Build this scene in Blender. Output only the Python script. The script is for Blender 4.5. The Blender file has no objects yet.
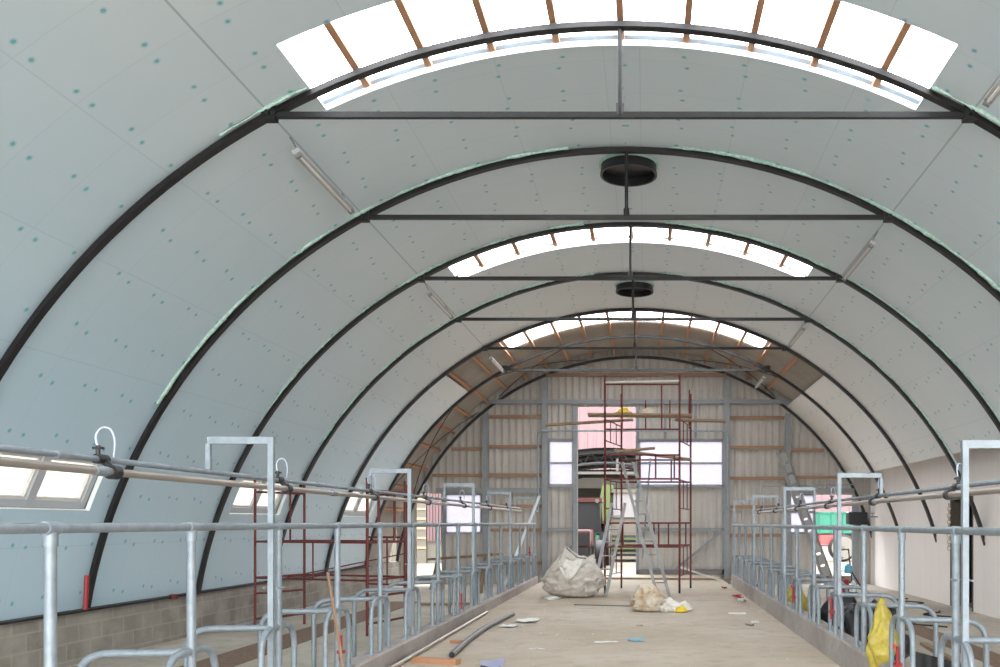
import bpy, bmesh, math, random
from mathutils import Vector, Matrix, noise
random.seed(7)
PI = math.pi
sc = bpy.context.scene
COL = sc.collection
CX, CZ = -0.27, -0.81          # centre line and centre height of the vault
FA = -0.30                      # floor level of the side aisles
ORD = ['first', 'second', 'third', 'fourth', 'fifth', 'sixth', 'seventh', 'eighth', 'ninth', 'tenth', 'eleventh',
       'twelfth', 'thirteenth', 'fourteenth', 'fifteenth', 'sixteenth', 'seventeenth', 'eighteenth', 'nineteenth', 'twentieth',
       'twenty-first', 'twenty-second', 'twenty-third', 'twenty-fourth', 'twenty-fifth']

# ------------------------------------------------------------------ materials
def mat(name, col, rough=0.6, metal=0.0, var=0.0, scale=4.0, bump=0.0, bscale=30.0, col2=None, spec=0.4):
    m = bpy.data.materials.new(name); m.use_nodes = True
    nt = m.node_tree; b = nt.nodes['Principled BSDF']
    b.inputs['Roughness'].default_value = rough; b.inputs['Metallic'].default_value = metal
    b.inputs['Specular IOR Level'].default_value = spec
    b.inputs['Base Color'].default_value = (*col, 1)
    if var > 0 or col2:
        tc = nt.nodes.new('ShaderNodeTexCoord'); nz = nt.nodes.new('ShaderNodeTexNoise')
        nz.inputs['Scale'].default_value = scale; nz.inputs['Detail'].default_value = 6; nz.inputs['Roughness'].default_value = .6
        nt.links.new(tc.outputs['Object'], nz.inputs['Vector'])
        r = nt.nodes.new('ShaderNodeValToRGB')
        c2 = col2 if col2 else tuple(c * (1 - var) for c in col)
        r.color_ramp.elements[0].position = .33; r.color_ramp.elements[1].position = .67
        r.color_ramp.elements[0].color = (*c2, 1); r.color_ramp.elements[1].color = (*col, 1)
        nt.links.new(nz.outputs['Fac'], r.inputs['Fac']); nt.links.new(r.outputs['Color'], b.inputs['Base Color'])
    if bump > 0:
        tc = nt.nodes.new('ShaderNodeTexCoord'); nz = nt.nodes.new('ShaderNodeTexNoise')
        nz.inputs['Scale'].default_value = bscale; nz.inputs['Detail'].default_value = 5
        nt.links.new(tc.outputs['Object'], nz.inputs['Vector'])
        bp = nt.nodes.new('ShaderNodeBump'); bp.inputs['Strength'].default_value = bump; bp.inputs['Distance'].default_value = .02
        nt.links.new(nz.outputs['Fac'], bp.inputs['Height']); nt.links.new(bp.outputs['Normal'], b.inputs['Normal'])
    return m

class NT:
    """tiny helper to chain math nodes"""
    def __init__(s, nt): s.nt = nt
    def m(s, op, a, b=None, c=None):
        n = s.nt.nodes.new('ShaderNodeMath'); n.operation = op
        for i, v in enumerate((a, b, c)):
            if v is None: continue
            if isinstance(v, (int, float)): n.inputs[i].default_value = v
            else: s.nt.links.new(v, n.inputs[i])
        return n.outputs[0]
    def mix(s, f, a, b):
        n = s.nt.nodes.new('ShaderNodeMix'); n.data_type = 'RGBA'
        for i, v in ((0, f), (6, a), (7, b)):
            if isinstance(v, (int, float)): n.inputs[i].default_value = v
            elif isinstance(v, tuple): n.inputs[i].default_value = (*v, 1)
            else: s.nt.links.new(v, n.inputs[i])
        return n.outputs[2]
    def noise(s, vec, scale, detail=4, rough=.5):
        n = s.nt.nodes.new('ShaderNodeTexNoise'); n.inputs['Scale'].default_value = scale
        n.inputs['Detail'].default_value = detail; n.inputs['Roughness'].default_value = rough
        s.nt.links.new(vec, n.inputs['Vector']); return n.outputs['Fac']

def board_material():
    m = bpy.data.materials.new('insulation_board'); m.use_nodes = True
    nt = m.node_tree; b = nt.nodes['Principled BSDF']; h = NT(nt)
    b.inputs['Roughness'].default_value = .42; b.inputs['Specular IOR Level'].default_value = .35
    uv = nt.nodes.new('ShaderNodeUVMap'); uv.uv_map = 'UVMap'
    sp = nt.nodes.new('ShaderNodeSeparateXYZ'); nt.links.new(uv.outputs['UV'], sp.inputs[0])
    u, v = sp.outputs[0], sp.outputs[1]
    n1 = h.noise(uv.outputs['UV'], .9, 2); n2 = h.noise(uv.outputs['UV'], .35, 3)
    ju = h.m('MULTIPLY', h.m('SUBTRACT', n1, .5), .22)
    a = h.m('DIVIDE', h.m('ADD', u, ju), .70); da = h.m('MULTIPLY', h.m('SUBTRACT', a, h.m('ROUND', a)), .70)
    bb = h.m('DIVIDE', v, .75); db = h.m('MULTIPLY', h.m('SUBTRACT', bb, h.m('ROUND', bb)), .75)
    e = h.m('SUBTRACT', h.m('ABSOLUTE', db), .115)
    da2 = h.m('SUBTRACT', da, h.m('MULTIPLY', h.m('SIGN', h.m('MULTIPLY', db, u)), .020))
    dist = h.m('SQRT', h.m('ADD', h.m('MULTIPLY', da2, da2), h.m('MULTIPLY', e, e)))
    dot = h.m('LESS_THAN', dist, .021)
    halo = h.m('MULTIPLY', h.m('LESS_THAN', dist, .036), .25)
    # seams between boards
    s1 = h.m('MULTIPLY', h.m('LESS_THAN', h.m('ABSOLUTE', db), .006), .13)
    au = h.m('ABSOLUTE', u)
    c = h.m('DIVIDE', h.m('SUBTRACT', au, 3.80), 1.2)
    dc = h.m('MULTIPLY', h.m('ABSOLUTE', h.m('SUBTRACT', c, h.m('ROUND', c))), 1.2)
    s2 = h.m('MULTIPLY', h.m('LESS_THAN', dc, .006), .22)
    s3 = h.m('MULTIPLY', h.m('LESS_THAN', h.m('ABSOLUTE', h.m('SUBTRACT', au, 3.80)), .011), .60)
    seam = h.m('MAXIMUM', h.m('MAXIMUM', s1, s2), s3)
    # slight tint differences from board to board
    wn = nt.nodes.new('ShaderNodeTexWhiteNoise'); wn.noise_dimensions = '2D'
    cb = nt.nodes.new('ShaderNodeCombineXYZ')
    nt.links.new(h.m('FLOOR', c), cb.inputs[0]); nt.links.new(h.m('FLOOR', bb), cb.inputs[1]); nt.links.new(cb.outputs[0], wn.inputs['Vector'])
    base = h.mix(n2, (.58, .69, .755), (.66, .73, .775))
    base = h.mix(h.m('MULTIPLY', wn.outputs['Value'], .22), base, (.54, .66, .75))
    # painted light: bluish daylight towards the near left, warm brightness at the far end
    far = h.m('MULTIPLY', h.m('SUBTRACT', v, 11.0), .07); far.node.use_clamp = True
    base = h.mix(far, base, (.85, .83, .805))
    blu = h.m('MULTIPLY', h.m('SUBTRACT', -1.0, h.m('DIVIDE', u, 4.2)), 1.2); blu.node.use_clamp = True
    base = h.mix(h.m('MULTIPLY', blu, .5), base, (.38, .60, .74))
    base = h.mix(seam, base, (.25, .33, .34))
    base = h.mix(h.m('MAXIMUM', h.m('MULTIPLY', dot, .85), halo), base, (.10, .42, .49))
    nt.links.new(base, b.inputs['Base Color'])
    bp = nt.nodes.new('ShaderNodeBump'); bp.inputs['Strength'].default_value = .5; bp.inputs['Distance'].default_value = .02
    hh = h.m('SUBTRACT', h.m('MULTIPLY', n1, .4), h.m('MULTIPLY', dot, .25))
    nt.links.new(hh, bp.inputs['Height']); nt.links.new(bp.outputs['Normal'], b.inputs['Normal'])
    return m

def floor_material(name, c1, c2, c3, scale=.5):
    m = bpy.data.materials.new(name); m.use_nodes = True
    nt = m.node_tree; b = nt.nodes['Principled BSDF']; h = NT(nt)
    b.inputs['Roughness'].default_value = .85; b.inputs['Specular IOR Level'].default_value = .2
    tc = nt.nodes.new('ShaderNodeTexCoord'); V = tc.outputs['Object']
    n1 = h.noise(V, scale, 8, .65); n2 = h.noise(V, scale * 7, 6, .6); n3 = h.noise(V, 45, 3, .6)
    k1 = h.m('MULTIPLY', h.m('SUBTRACT', n1, .38), 4); k1.node.use_clamp = True
    k2 = h.m('MULTIPLY', h.m('SUBTRACT', n2, .52), 5); k2.node.use_clamp = True
    c = h.mix(k1, c1, c2); c = h.mix(h.m('MULTIPLY', k2, .6), c, c3)
    sp = h.m('MULTIPLY', h.m('GREATER_THAN', n3, .66), .35)
    c = h.mix(sp, c, (.16, .14, .12))
    nt.links.new(c, b.inputs['Base Color'])
    bp = nt.nodes.new('ShaderNodeBump'); bp.inputs['Strength'].default_value = .35; bp.inputs['Distance'].default_value = .02
    nt.links.new(h.m('ADD', n2, h.m('MULTIPLY', n3, .4)), bp.inputs['Height']); nt.links.new(bp.outputs['Normal'], b.inputs['Normal'])
    return m

def sheet_material(name, col, trans, frost=(.95, .96, 1)):
    """translucent roof light / pane: lets part of the daylight straight through and scatters the rest"""
    m = bpy.data.materials.new(name); m.use_nodes = True
    nt = m.node_tree; nt.nodes.remove(nt.nodes['Principled BSDF']); out = nt.nodes['Material Output']
    t = nt.nodes.new('ShaderNodeBsdfTransparent'); t.inputs[0].default_value = (*col, 1)
    d = nt.nodes.new('ShaderNodeBsdfTranslucent'); d.inputs[0].default_value = (*frost, 1)
    tc = nt.nodes.new('ShaderNodeTexCoord'); nz = nt.nodes.new('ShaderNodeTexNoise'); nz.inputs['Scale'].default_value = 9; nz.inputs['Detail'].default_value = 5
    nt.links.new(tc.outputs['Object'], nz.inputs['Vector'])
    h = NT(nt); f = h.m('ADD', h.m('MULTIPLY', nz.outputs['Fac'], .16), 1 - trans - .08)
    mx = nt.nodes.new('ShaderNodeMixShader'); nt.links.new(f, mx.inputs[0])
    nt.links.new(t.outputs[0], mx.inputs[1]); nt.links.new(d.outputs[0], mx.inputs[2]); nt.links.new(mx.outputs[0], out.inputs[0])
    return m

def block_material():
    m = bpy.data.materials.new('concrete_block'); m.use_nodes = True
    nt = m.node_tree; b = nt.nodes['Principled BSDF']; h = NT(nt)
    b.inputs['Roughness'].default_value = .9
    tc = nt.nodes.new('ShaderNodeTexCoord'); sp = nt.nodes.new('ShaderNodeSeparateXYZ'); nt.links.new(tc.outputs['Object'], sp.inputs[0])
    cb = nt.nodes.new('ShaderNodeCombineXYZ'); nt.links.new(sp.outputs[1], cb.inputs[0]); nt.links.new(sp.outputs[2], cb.inputs[1])
    br = nt.nodes.new('ShaderNodeTexBrick'); nt.links.new(cb.outputs[0], br.inputs['Vector'])
    br.inputs['Scale'].default_value = 1; br.inputs['Brick Width'].default_value = .5; br.inputs['Row Height'].default_value = .235
    br.inputs['Mortar Size'].default_value = .02; br.inputs['Mortar Smooth'].default_value = .6
    br.inputs['Color1'].default_value = (.20, .18, .16, 1); br.inputs['Color2'].default_value = (.27, .25, .22, 1); br.inputs['Mortar'].default_value = (.30, .28, .25, 1)
    n = h.noise(tc.outputs['Object'], 2.2, 6, .6)
    k = h.m('MULTIPLY', h.m('SUBTRACT', n, .42), 4); k.node.use_clamp = True
    c = h.mix(h.m('MULTIPLY', k, .55), br.outputs['Color'], (.42, .39, .35))
    nt.links.new(c, b.inputs['Base Color'])
    return m

def wood_mat(name, c1, c2):
    m = bpy.data.materials.new(name); m.use_nodes = True
    nt = m.node_tree; b = nt.nodes['Principled BSDF']; b.inputs['Roughness'].default_value = .7
    tc = nt.nodes.new('ShaderNodeTexCoord'); mp = nt.nodes.new('ShaderNodeMapping'); mp.inputs['Scale'].default_value = (6, 6, 6)
    nt.links.new(tc.outputs['Object'], mp.inputs[0]); h = NT(nt)
    n = h.noise(mp.outputs[0], 1.2, 7, .7)
    nt.links.new(h.mix(n, c1, c2), b.inputs['Base Color'])
    return m

def plaster_material():
    m = bpy.data.materials.new('white_plaster'); m.use_nodes = True
    nt = m.node_tree; b = nt.nodes['Principled BSDF']; h = NT(nt); b.inputs['Roughness'].default_value = .8
    tc = nt.nodes.new('ShaderNodeTexCoord'); mp = nt.nodes.new('ShaderNodeMapping'); mp.inputs['Scale'].default_value = (1, 3.5, .35)
    nt.links.new(tc.outputs['Object'], mp.inputs[0])
    n = h.noise(mp.outputs[0], 1.1, 5, .6); n2 = h.noise(tc.outputs['Object'], 2, 4)
    c = h.mix(n, (.88, .84, .83), (.78, .74, .72)); c = h.mix(h.m('MULTIPLY', n2, .3), c, (.90, .86, .86))
    nt.links.new(c, b.inputs['Base Color']); return m

M = dict(
    board=board_material(),
    boardedge=mat('board_edge', (.86, .92, .93), .6),
    rib=mat('dark_steel', (.012, .012, .015), .5, .0, var=.4, scale=6, spec=.5),
    foam=mat('mint_foam', (.62, .78, .72), .8, col2=(.30, .52, .46), scale=25),
    galv=mat('galvanised_steel', (.29, .335, .375), .5, .4, col2=(.22, .26, .295), scale=14),
    galvlight=mat('bright_galvanised', (.31, .36, .405), .5, .4, col2=(.24, .28, .32), scale=10),
    inox=mat('stainless_steel', (.46, .41, .375), .3, .75, var=.12, scale=3),
    steelgrey=mat('grey_painted_steel', (.25, .27, .29), .5, .1, var=.2),
    cladding=mat('wall_cladding', (.46, .44, .41), .55, .0, col2=(.40, .38, .355), scale=1.5),
    roofsheet=mat('fibre_cement', (.42, .38, .33), .9, col2=(.33, .30, .26), scale=1.2),
    timber=wood_mat('timber_orange', (.36, .17, .09), (.52, .28, .16)),
    plank=wood_mat('plank_wood', (.20, .13, .08), (.36, .26, .17)),
    girt=wood_mat('girt_wood', (.22, .13, .08), (.34, .21, .135)),
    conc=floor_material('dusty_concrete', (.44, .365, .285), (.53, .46, .385), (.34, .28, .22), .45),
    aisle=floor_material('aisle_concrete', (.43, .385, .325), (.54, .495, .435), (.34, .295, .245), .6),
    kerb=floor_material('kerb_concrete', (.33, .29, .27), (.42, .38, .36), (.27, .24, .225), 1.2),
    block=block_material(), plaster=plaster_material(),
    skysheet=sheet_material('roof_light_sheet', (1, 1, 1), .78),
    pane=sheet_material('frosted_pane', (.36, .36, .34), .30, (.46, .45, .42)),
    doorpane=sheet_material('polycarbonate_pane', (.40, .39, .42), .42, (.50, .49, .54)),
    red=mat('red_painted_steel', (.17, .03, .028), .55, .1, col2=(.10, .025, .022), scale=12),
    brightred=mat('bright_red', (.62, .05, .05), .5),
    redplastic=mat('red_plastic', (.30, .02, .025), .4),
    black=mat('black_plastic', (.015, .015, .018), .4),
    rubber=mat('black_rubber', (.03, .03, .03), .7),
    whitebag=mat('woven_white_sack', (.62, .59, .56), .75, col2=(.46, .41, .35), scale=3, bump=.6, bscale=9),
    whiteflap=mat('white_sack_flap', (.74, .72, .68), .7, col2=(.62, .59, .54), scale=5, bump=.5, bscale=12),
    creambag=mat('cream_sack', (.62, .58, .50), .55, col2=(.46, .33, .19), scale=4, bump=.9, bscale=11),
    yellow=mat('yellow_plastic', (.52, .43, .08), .4, col2=(.30, .24, .035), scale=9, bump=.5, bscale=12),
    brightyellow=mat('bright_yellow', (.80, .60, .05), .5),
    hose=mat('clear_blue_hose', (.50, .55, .70), .25),
    alu=mat('aluminium', (.30, .30, .295), .5, .3, var=.15),
    greypvc=mat('grey_plastic', (.16, .15, .155), .4),
    whitepvc=mat('white_plastic', (.72, .80, .84), .4),
    brown=mat('brown_grate', (.16, .10, .07), .8, col2=(.25, .17, .12), scale=18),
    paper=mat('white_paper', (.72, .72, .70), .8), blue=mat('blue_plastic', (.10, .42, .62), .5),
    bluepaper=mat('lilac_sheet', (.33, .34, .50), .6), green=mat('green_paint', (.010, .12, .078), .5),
    lime=mat('pale_green_paint', (.055, .075, .02), .5), creampaint=mat('cream_paint', (.085, .075, .058), .5),
    pinkroof=mat('red_sheet_roof', (.10, .056, .060), .6, var=.1, scale=.5),
    ground=floor_material('outdoor_ground', (.12, .105, .085), (.17, .145, .115), (.09, .078, .06), .3),
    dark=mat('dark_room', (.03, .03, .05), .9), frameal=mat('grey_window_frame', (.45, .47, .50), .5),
    vanewhite=mat('white_enamel', (.66, .64, .62), .45), lamp=mat('batten_grey', (.45, .45, .46), .5),
    reveal=mat('brown_reveal', (.10, .085, .07), .8), redpaint=mat('tractor_red', (.05, .01, .01), .4),
    blackfilm=mat('black_film', (.02, .02, .024), .3, bump=.8, bscale=9), wheelrim=mat('cream_rim', (.13, .12, .105), .6),
    tractorblack=mat('dimmed_black', (.004, .004, .005), .5), dimsteel=mat('dimmed_dark_steel', (.035, .036, .038), .6), dimpale=mat('dimmed_sheet', (.075, .07, .062), .7),  # outdoor colours darkened to offset the strong sky
    duct=mat('black_duct', (.02, .02, .025), .35),
)

# ------------------------------------------------------------------ mesh helpers
class MB:
    def __init__(s): s.v = []; s.f = []
    def add(s, vs, fs):
        o = len(s.v); s.v += [tuple(p) for p in vs]; s.f += [tuple(i + o for i in f) for f in fs]; return s
    def box(s, x0, x1, y0, y1, z0, z1):
        return s.add([(x0, y0, z0), (x1, y0, z0), (x1, y1, z0), (x0, y1, z0), (x0, y0, z1), (x1, y0, z1), (x1, y1, z1), (x0, y1, z1)],
                     [(0, 3, 2, 1), (4, 5, 6, 7), (0, 1, 5, 4), (1, 2, 6, 5), (2, 3, 7, 6), (3, 0, 4, 7)])
    def bar(s, a, b, w, h=None, up=(0, 0, 1)):
        a, b = Vector(a), Vector(b); h = h or w; d = (b - a).normalized(); up = Vector(up)
        if abs(d.dot(up)) > .98: up = Vector((0, 1, 0))
        x = d.cross(up).normalized(); y = x.cross(d).normalized(); vs = []
        for p in (a, b):
            for i, j in ((-1, -1), (1, -1), (1, 1), (-1, 1)): vs.append(p + x * i * w / 2 + y * j * h / 2)
        return s.add(vs, [(3, 2, 1, 0), (4, 5, 6, 7), (0, 1, 5, 4), (1, 2, 6, 5), (2, 3, 7, 6), (3, 0, 4, 7)])
    def tube(s, pts, r, n=10, closed=False, cap=True):
        pts = [Vector(p) for p in pts]; rings = []; N = len(pts)
        rs = r if isinstance(r, (list, tuple)) else [r] * N
        t0 = (pts[1] - pts[0]).normalized(); ref = Vector((0, 0, 1)) if abs(t0.z) < .9 else Vector((0, 1, 0))
        x = t0.cross(ref).normalized(); vs = []
        for i, p in enumerate(pts):
            if closed: t = (pts[(i + 1) % N] - pts[i - 1]).normalized()
            elif i == 0: t = t0
            elif i == N - 1: t = (pts[-1] - pts[-2]).normalized()
            else: t = ((pts[i + 1] - p).normalized() + (p - pts[i - 1]).normalized()).normalized()
            x = (x - t * x.dot(t)).normalized(); y = t.cross(x)
            for k in range(n):
                a = 2 * PI * k / n; vs.append(p + (x * math.cos(a) + y * math.sin(a)) * rs[i])
        fs = []
        for i in range(N if closed else N - 1):
            j = (i + 1) % N
            for k in range(n):
                l = (k + 1) % n; fs.append((i * n + k, i * n + l, j * n + l, j * n + k))
        if cap and not closed:
            fs.append(tuple(range(n - 1, -1, -1))); fs.append(tuple((N - 1) * n + k for k in range(n)))
        return s.add(vs, fs)
    def quad(s, a, b, c, d): return s.add([a, b, c, d], [(0, 1, 2, 3)])
    def build(s, name, m, parent=None, smooth=False, loc=None):
        me = bpy.data.meshes.new(name); 
        v = s.v
        if loc is not None: v = [(p[0] - loc[0], p[1] - loc[1], p[2] - loc[2]) for p in v]
        me.from_pydata(v, [], s.f); me.materials.append(m)
        if smooth:
            for p in me.polygons: p.use_smooth = True
            try: me.set_sharp_from_angle(angle=math.radians(40))
            except Exception: pass
        me.update()
        o = bpy.data.objects.new(name, me); COL.objects.link(o)
        if loc is not None: o.location = loc
        if parent: o.parent = parent
        return o

def tag(o, label=None, cat=None, group=None, kind=None):
    if label: o['label'] = label
    if cat: o['category'] = cat
    if group: o['group'] = group
    if kind: o['kind'] = kind
    return o
def thing(name, loc, label, cat, group=None):
    o = bpy.data.objects.new(name, None); COL.objects.link(o); o.location = loc; o.empty_display_size = .1
    return tag(o, label, cat, group)
def copy_tree(o, loc, label=None, group=None):
    r = o.copy(); COL.objects.link(r); r.location = loc
    if label: r['label'] = label
    if group: r['group'] = group
    for ch in list(o.children):
        c = ch.copy(); COL.objects.link(c); c.parent = r
        for g in list(ch.children):
            d = g.copy(); COL.objects.link(d); d.parent = c
    return r
def struct(o): o['kind'] = 'structure'; return o
def arc(R, th, y): return (CX + R * math.sin(th), y, CZ + R * math.cos(th))
def bend(pts, r, n=5):
    """round the corners of a polyline"""
    pts = [Vector(p) for p in pts]; out = [pts[0]]
    for i in range(1, len(pts) - 1):
        p = pts[i]; a = (pts[i - 1] - p); b = (pts[i + 1] - p)
        rr = min(r, a.length * .49, b.length * .49); a = p + a.normalized() * rr; b = p + b.normalized() * rr
        for k in range(n + 1):
            t = k / n; out.append(a * (1 - t) ** 2 + p * 2 * t * (1 - t) + b * t * t)
    out.append(pts[-1]); return out

# ------------------------------------------------------------------ camera, world
cam = bpy.data.cameras.new('camera'); co = bpy.data.objects.new('camera', cam); COL.objects.link(co)
co.location = (0, 0, 1.6); co.rotation_euler = (PI / 2, 0, 0)
cam.sensor_width = 36; cam.lens = 870 * 36 / 1000; cam.shift_x = -.146; cam.shift_y = .1895; cam.clip_end = 500
sc.camera = co
w = bpy.data.worlds.new('overcast_sky'); sc.world = w; w.use_nodes = True
nt = w.node_tree; bg = nt.nodes['Background']; tc = nt.nodes.new('ShaderNodeTexCoord')
sp = nt.nodes.new('ShaderNodeSeparateXYZ'); nt.links.new(tc.outputs['Generated'], sp.inputs[0])
cr = nt.nodes.new('ShaderNodeValToRGB'); cr.color_ramp.elements[0].color = (1, .97, .93, 1); cr.color_ramp.elements[1].color = (.88, .95, 1, 1)
nt.links.new(sp.outputs[2], cr.inputs[0]); nt.links.new(cr.outputs[0], bg.inputs[0]); bg.inputs[1].default_value = 9.5
vs = sc.view_settings; vs.view_transform = 'Standard'; vs.look = 'None'; vs.gamma = 1; vs.exposure = 0.36; vs.use_curve_mapping = False
try:
    sc.cycles.use_denoising = True; sc.cycles.max_bounces = 10; sc.cycles.diffuse_bounces = 7; sc.cycles.transparent_max_bounces = 12
    sc.cycles.sample_clamp_indirect = 8
except Exception: pass

# ------------------------------------------------------------------ shell
RB = 7.60
Y0, Y1 = -5.0, 27.0
A_L, A_R = -81.0, 59.7          # degrees where the boards end
SK = [(8.16, 9.45), (15.03, 16.1)]
SKT = math.degrees(3.3 / 7.6)
WIN = [(9.5, 11.6), (15.5, 17.6), (21.3, 23.4)]
WT0, WT1 = -70.2, -64.6
def board_open(y, t):
    for a, b in SK:
        if a < y < b and abs(t) < SKT: return True
    for a, b in WIN:
        if a < y < b and WT0 < t < WT1: return True
    if y > 21 and -37.6 < t < 37.6: return True
    if y > 24 and t < 0: return True
    return False
def shell(R, thick, ys, ts, is_open, m, name, edge=None, uv=True):
    bm = bmesh.new(); lay = bm.loops.layers.uv.new('UVMap'); V = {}
    def vert(i, j, out):
        k = (i, j, out)
        if k not in V: V[k] = bm.verts.new(arc(R + (thick if out else 0), math.radians(ts[j]), ys[i]))
        return V[k]
    solid = {}
    for i in range(len(ys) - 1):
        for j in range(len(ts) - 1):
            solid[i, j] = not is_open((ys[i] + ys[i + 1]) / 2, (ts[j] + ts[j + 1]) / 2)
    def face(vs, mi, uvs=None):
        f = bm.faces.new(vs); f.material_index = mi; f.smooth = True
        if uvs:
            for l, q in zip(f.loops, uvs): l[lay].uv = q
    for (i, j), s in solid.items():
        if not s: continue
        q = [(i, j), (i, j + 1), (i + 1, j + 1), (i + 1, j)]
        uvs = [(R * math.radians(ts[b]), ys[a]) for a, b in q]
        face([vert(a, b, 0) for a, b in q], 0, uvs)
        if thick:
            face([vert(a, b, 1) for a, b in reversed(q)], 0, list(reversed(uvs)))
            for (di, dj), (p, r) in {(-1, 0): (0, 1), (0, 1): (1, 2), (1, 0): (2, 3), (0, -1): (3, 0)}.items():
                if not solid.get((i + di, j + dj), False):
                    a, b = q[p], q[r]
                    f = bm.faces.new([vert(*b, 0), vert(*a, 0), vert(*a, 1), vert(*b, 1)]); f.material_index = 1
    bmesh.ops.recalc_face_normals(bm, faces=bm.faces) if thick else None
    me = bpy.data.meshes.new(name); bm.to_mesh(me); bm.free(); me.materials.append(m); me.materials.append(edge or m)
    try: me.set_sharp_from_angle(angle=math.radians(35))
    except Exception: pass
    o = bpy.data.objects.new(name, me); COL.objects.link(o); return o
def grid(vals, step):
    vals = sorted(set(vals)); out = []
    for a, b in zip(vals, vals[1:]):
        n = max(1, math.ceil((b - a) / step))
        out += [a + (b - a) * k / n for k in range(n)]
    return out + [vals[-1]]
ys = grid([Y0, 21, 24, Y1] + [v for a in SK + WIN for v in a], 3.0)
ts = grid([A_L, A_R, -SKT, SKT, WT0, WT1, -37.6, 37.6, 0], 2.2)
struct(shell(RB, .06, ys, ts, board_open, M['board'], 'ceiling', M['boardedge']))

# outer roof: corrugated sheets, with the three bands of clear sheets left out
RO = 7.84
TS = [(8.25, 9.80), (15.0, 16.60), (21.9, 23.4)]
def roof_open(y, t):
    for a, b in TS:
        if a < y < b and abs(t) < SKT + .6: return True
    for a, b in WIN:
        if a < y < b and WT0 < t < WT1: return True
    return False
def corr_shell(y0, y1, t0, t1, m, name, step=.0443, amp=.022):
    n = round((y1 - y0) / step); mb = MB(); tt = grid([t0, t1], 3.0)
    for i in range(n + 1):
        y = y0 + (y1 - y0) * i / n; R = RO + amp * math.sin(2 * PI * y / .177)
        for t in tt: mb.v.append(arc(R, math.radians(t), y))
    K = len(tt)
    for i in range(n):
        for j in range(K - 1): mb.f.append((i * K + j, i * K + j + 1, (i + 1) * K + j + 1, (i + 1) * K + j))
    return mb
rs_ = MB()
def add_roof(y0, y1, t0, t1):
    mb = corr_shell(y0, y1, t0, t1, None, ''); rs_.add(mb.v, mb.f)
T0, T1, TR = -82, SKT + .6, 57
ycuts = [Y0] + [v for a in TS for v in a] + [27.3]
for a, b in zip(ycuts, ycuts[1:]):
    if (a, b) in TS: add_roof(a, b, T1, TR); add_roof(a, b, WT1, -T1)
    else: add_roof(a, b, WT1, TR)
wcuts = [Y0] + [v for a in WIN for v in a] + [27.3]
for a, b in zip(wcuts, wcuts[1:]):
    if (a, b) not in WIN: add_roof(a, b, T0, WT1)
    else: add_roof(a, b, T0, WT0)
roof = rs_.build('ceiling_roof_sheets', M['roofsheet'], smooth=True); struct(roof)
# lean-to strip that closes the gap between the vault and the white wall on the right
e = arc(RO, math.radians(TR), 0)
struct(MB().box(e[0] - .05, 7.25, Y0, 27.3, e[2] - .02, e[2] + .06).build('ceiling_annex_deck', M['plaster']))
for i, (a, b) in enumerate(TS):
    o = corr_shell(a, b, -T1, T1, None, '').build('window_%d' % (i + 1), M['skysheet'], smooth=True); struct(o)
    o['label'] = 'band of clear roof light sheets, ' + ('the nearest and largest', 'the middle one', 'the farthest one')[i]

for i, y in enumerate((9.60, 16.34)):
    mb = MB(); tt = grid([-T1, T1], 2.0)
    for t_ in tt:
        for dy, R_ in ((0, 7.795), (.10, 7.795), (.10, 7.815), (0, 7.815)): mb.v.append(arc(R_, math.radians(t_), y + dy))
    for j in range(len(tt) - 1):
        for k in range(4): l = (k + 1) % 4; mb.f.append((j * 4 + k, j * 4 + l, (j + 1) * 4 + l, (j + 1) * 4 + k))
    struct(mb.build('trim_%d' % (i + 4), M['steelgrey']))
# floors
FL = [-2.86, 2.17]
ff = MB().box(FL[0], FL[1], Y0, 27.3, -.5, 0).build('floor', M['conc']); struct(ff)
struct(MB().box(-7.95, FL[0], Y0, 27.3, -.6, FA).build('floor_left_aisle', M['aisle']))
struct(MB().box(FL[1], 7.3, Y0, 27.3, -.6, FA).build('floor_right_aisle', M['aisle']))
gb = MB().box(-60, 60, 27.3, 120, -.6, -.06); gb.box(-60, -7.95, -30, 27.3, -.6, -.2); gb.box(7.3, 60, -30, 27.3, -.6, -.2); gb.box(-7.95, 7.3, -30, Y0, -.6, -.05)
struct(gb.build('floor_outdoor_ground', M['ground']))
KL, KR = .19, .30
def kerb(x0, x1, y0, y1, z0, z1, name):
    mb = MB(); b = .02
    for (xa, xb, za, zb) in ((x0, x1, z0, z1 - b),): mb.box(xa, xb, y0, y1, za, zb)
    mb.add([(x0, y0, z1 - b), (x1, y0, z1 - b), (x1, y1, z1 - b), (x0, y1, z1 - b), (x0 + b, y0 + b, z1), (x1 - b, y0 + b, z1), (x1 - b, y1 - b, z1), (x0 + b, y1 - b, z1)],
           [(4, 5, 6, 7), (0, 1, 5, 4), (1, 2, 6, 5), (2, 3, 7, 6), (3, 0, 4, 7)])
    return struct(mb.build(name, M['kerb']))
kerb(-3.08, -2.86, Y0, 23.05, FA, KL, 'trim_1'); kerb(2.17, 2.38, Y0, 22.1, FA, KR, 'trim_2')
# left block plinth
struct(MB().box(-8.0, -7.66, Y0, 27.2, FA, .40).build('wall_left', M['block']))
struct(MB().box(-7.75, -7.60, Y0, 24, .395, .425).build('trim_3', M['rib']))
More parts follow.
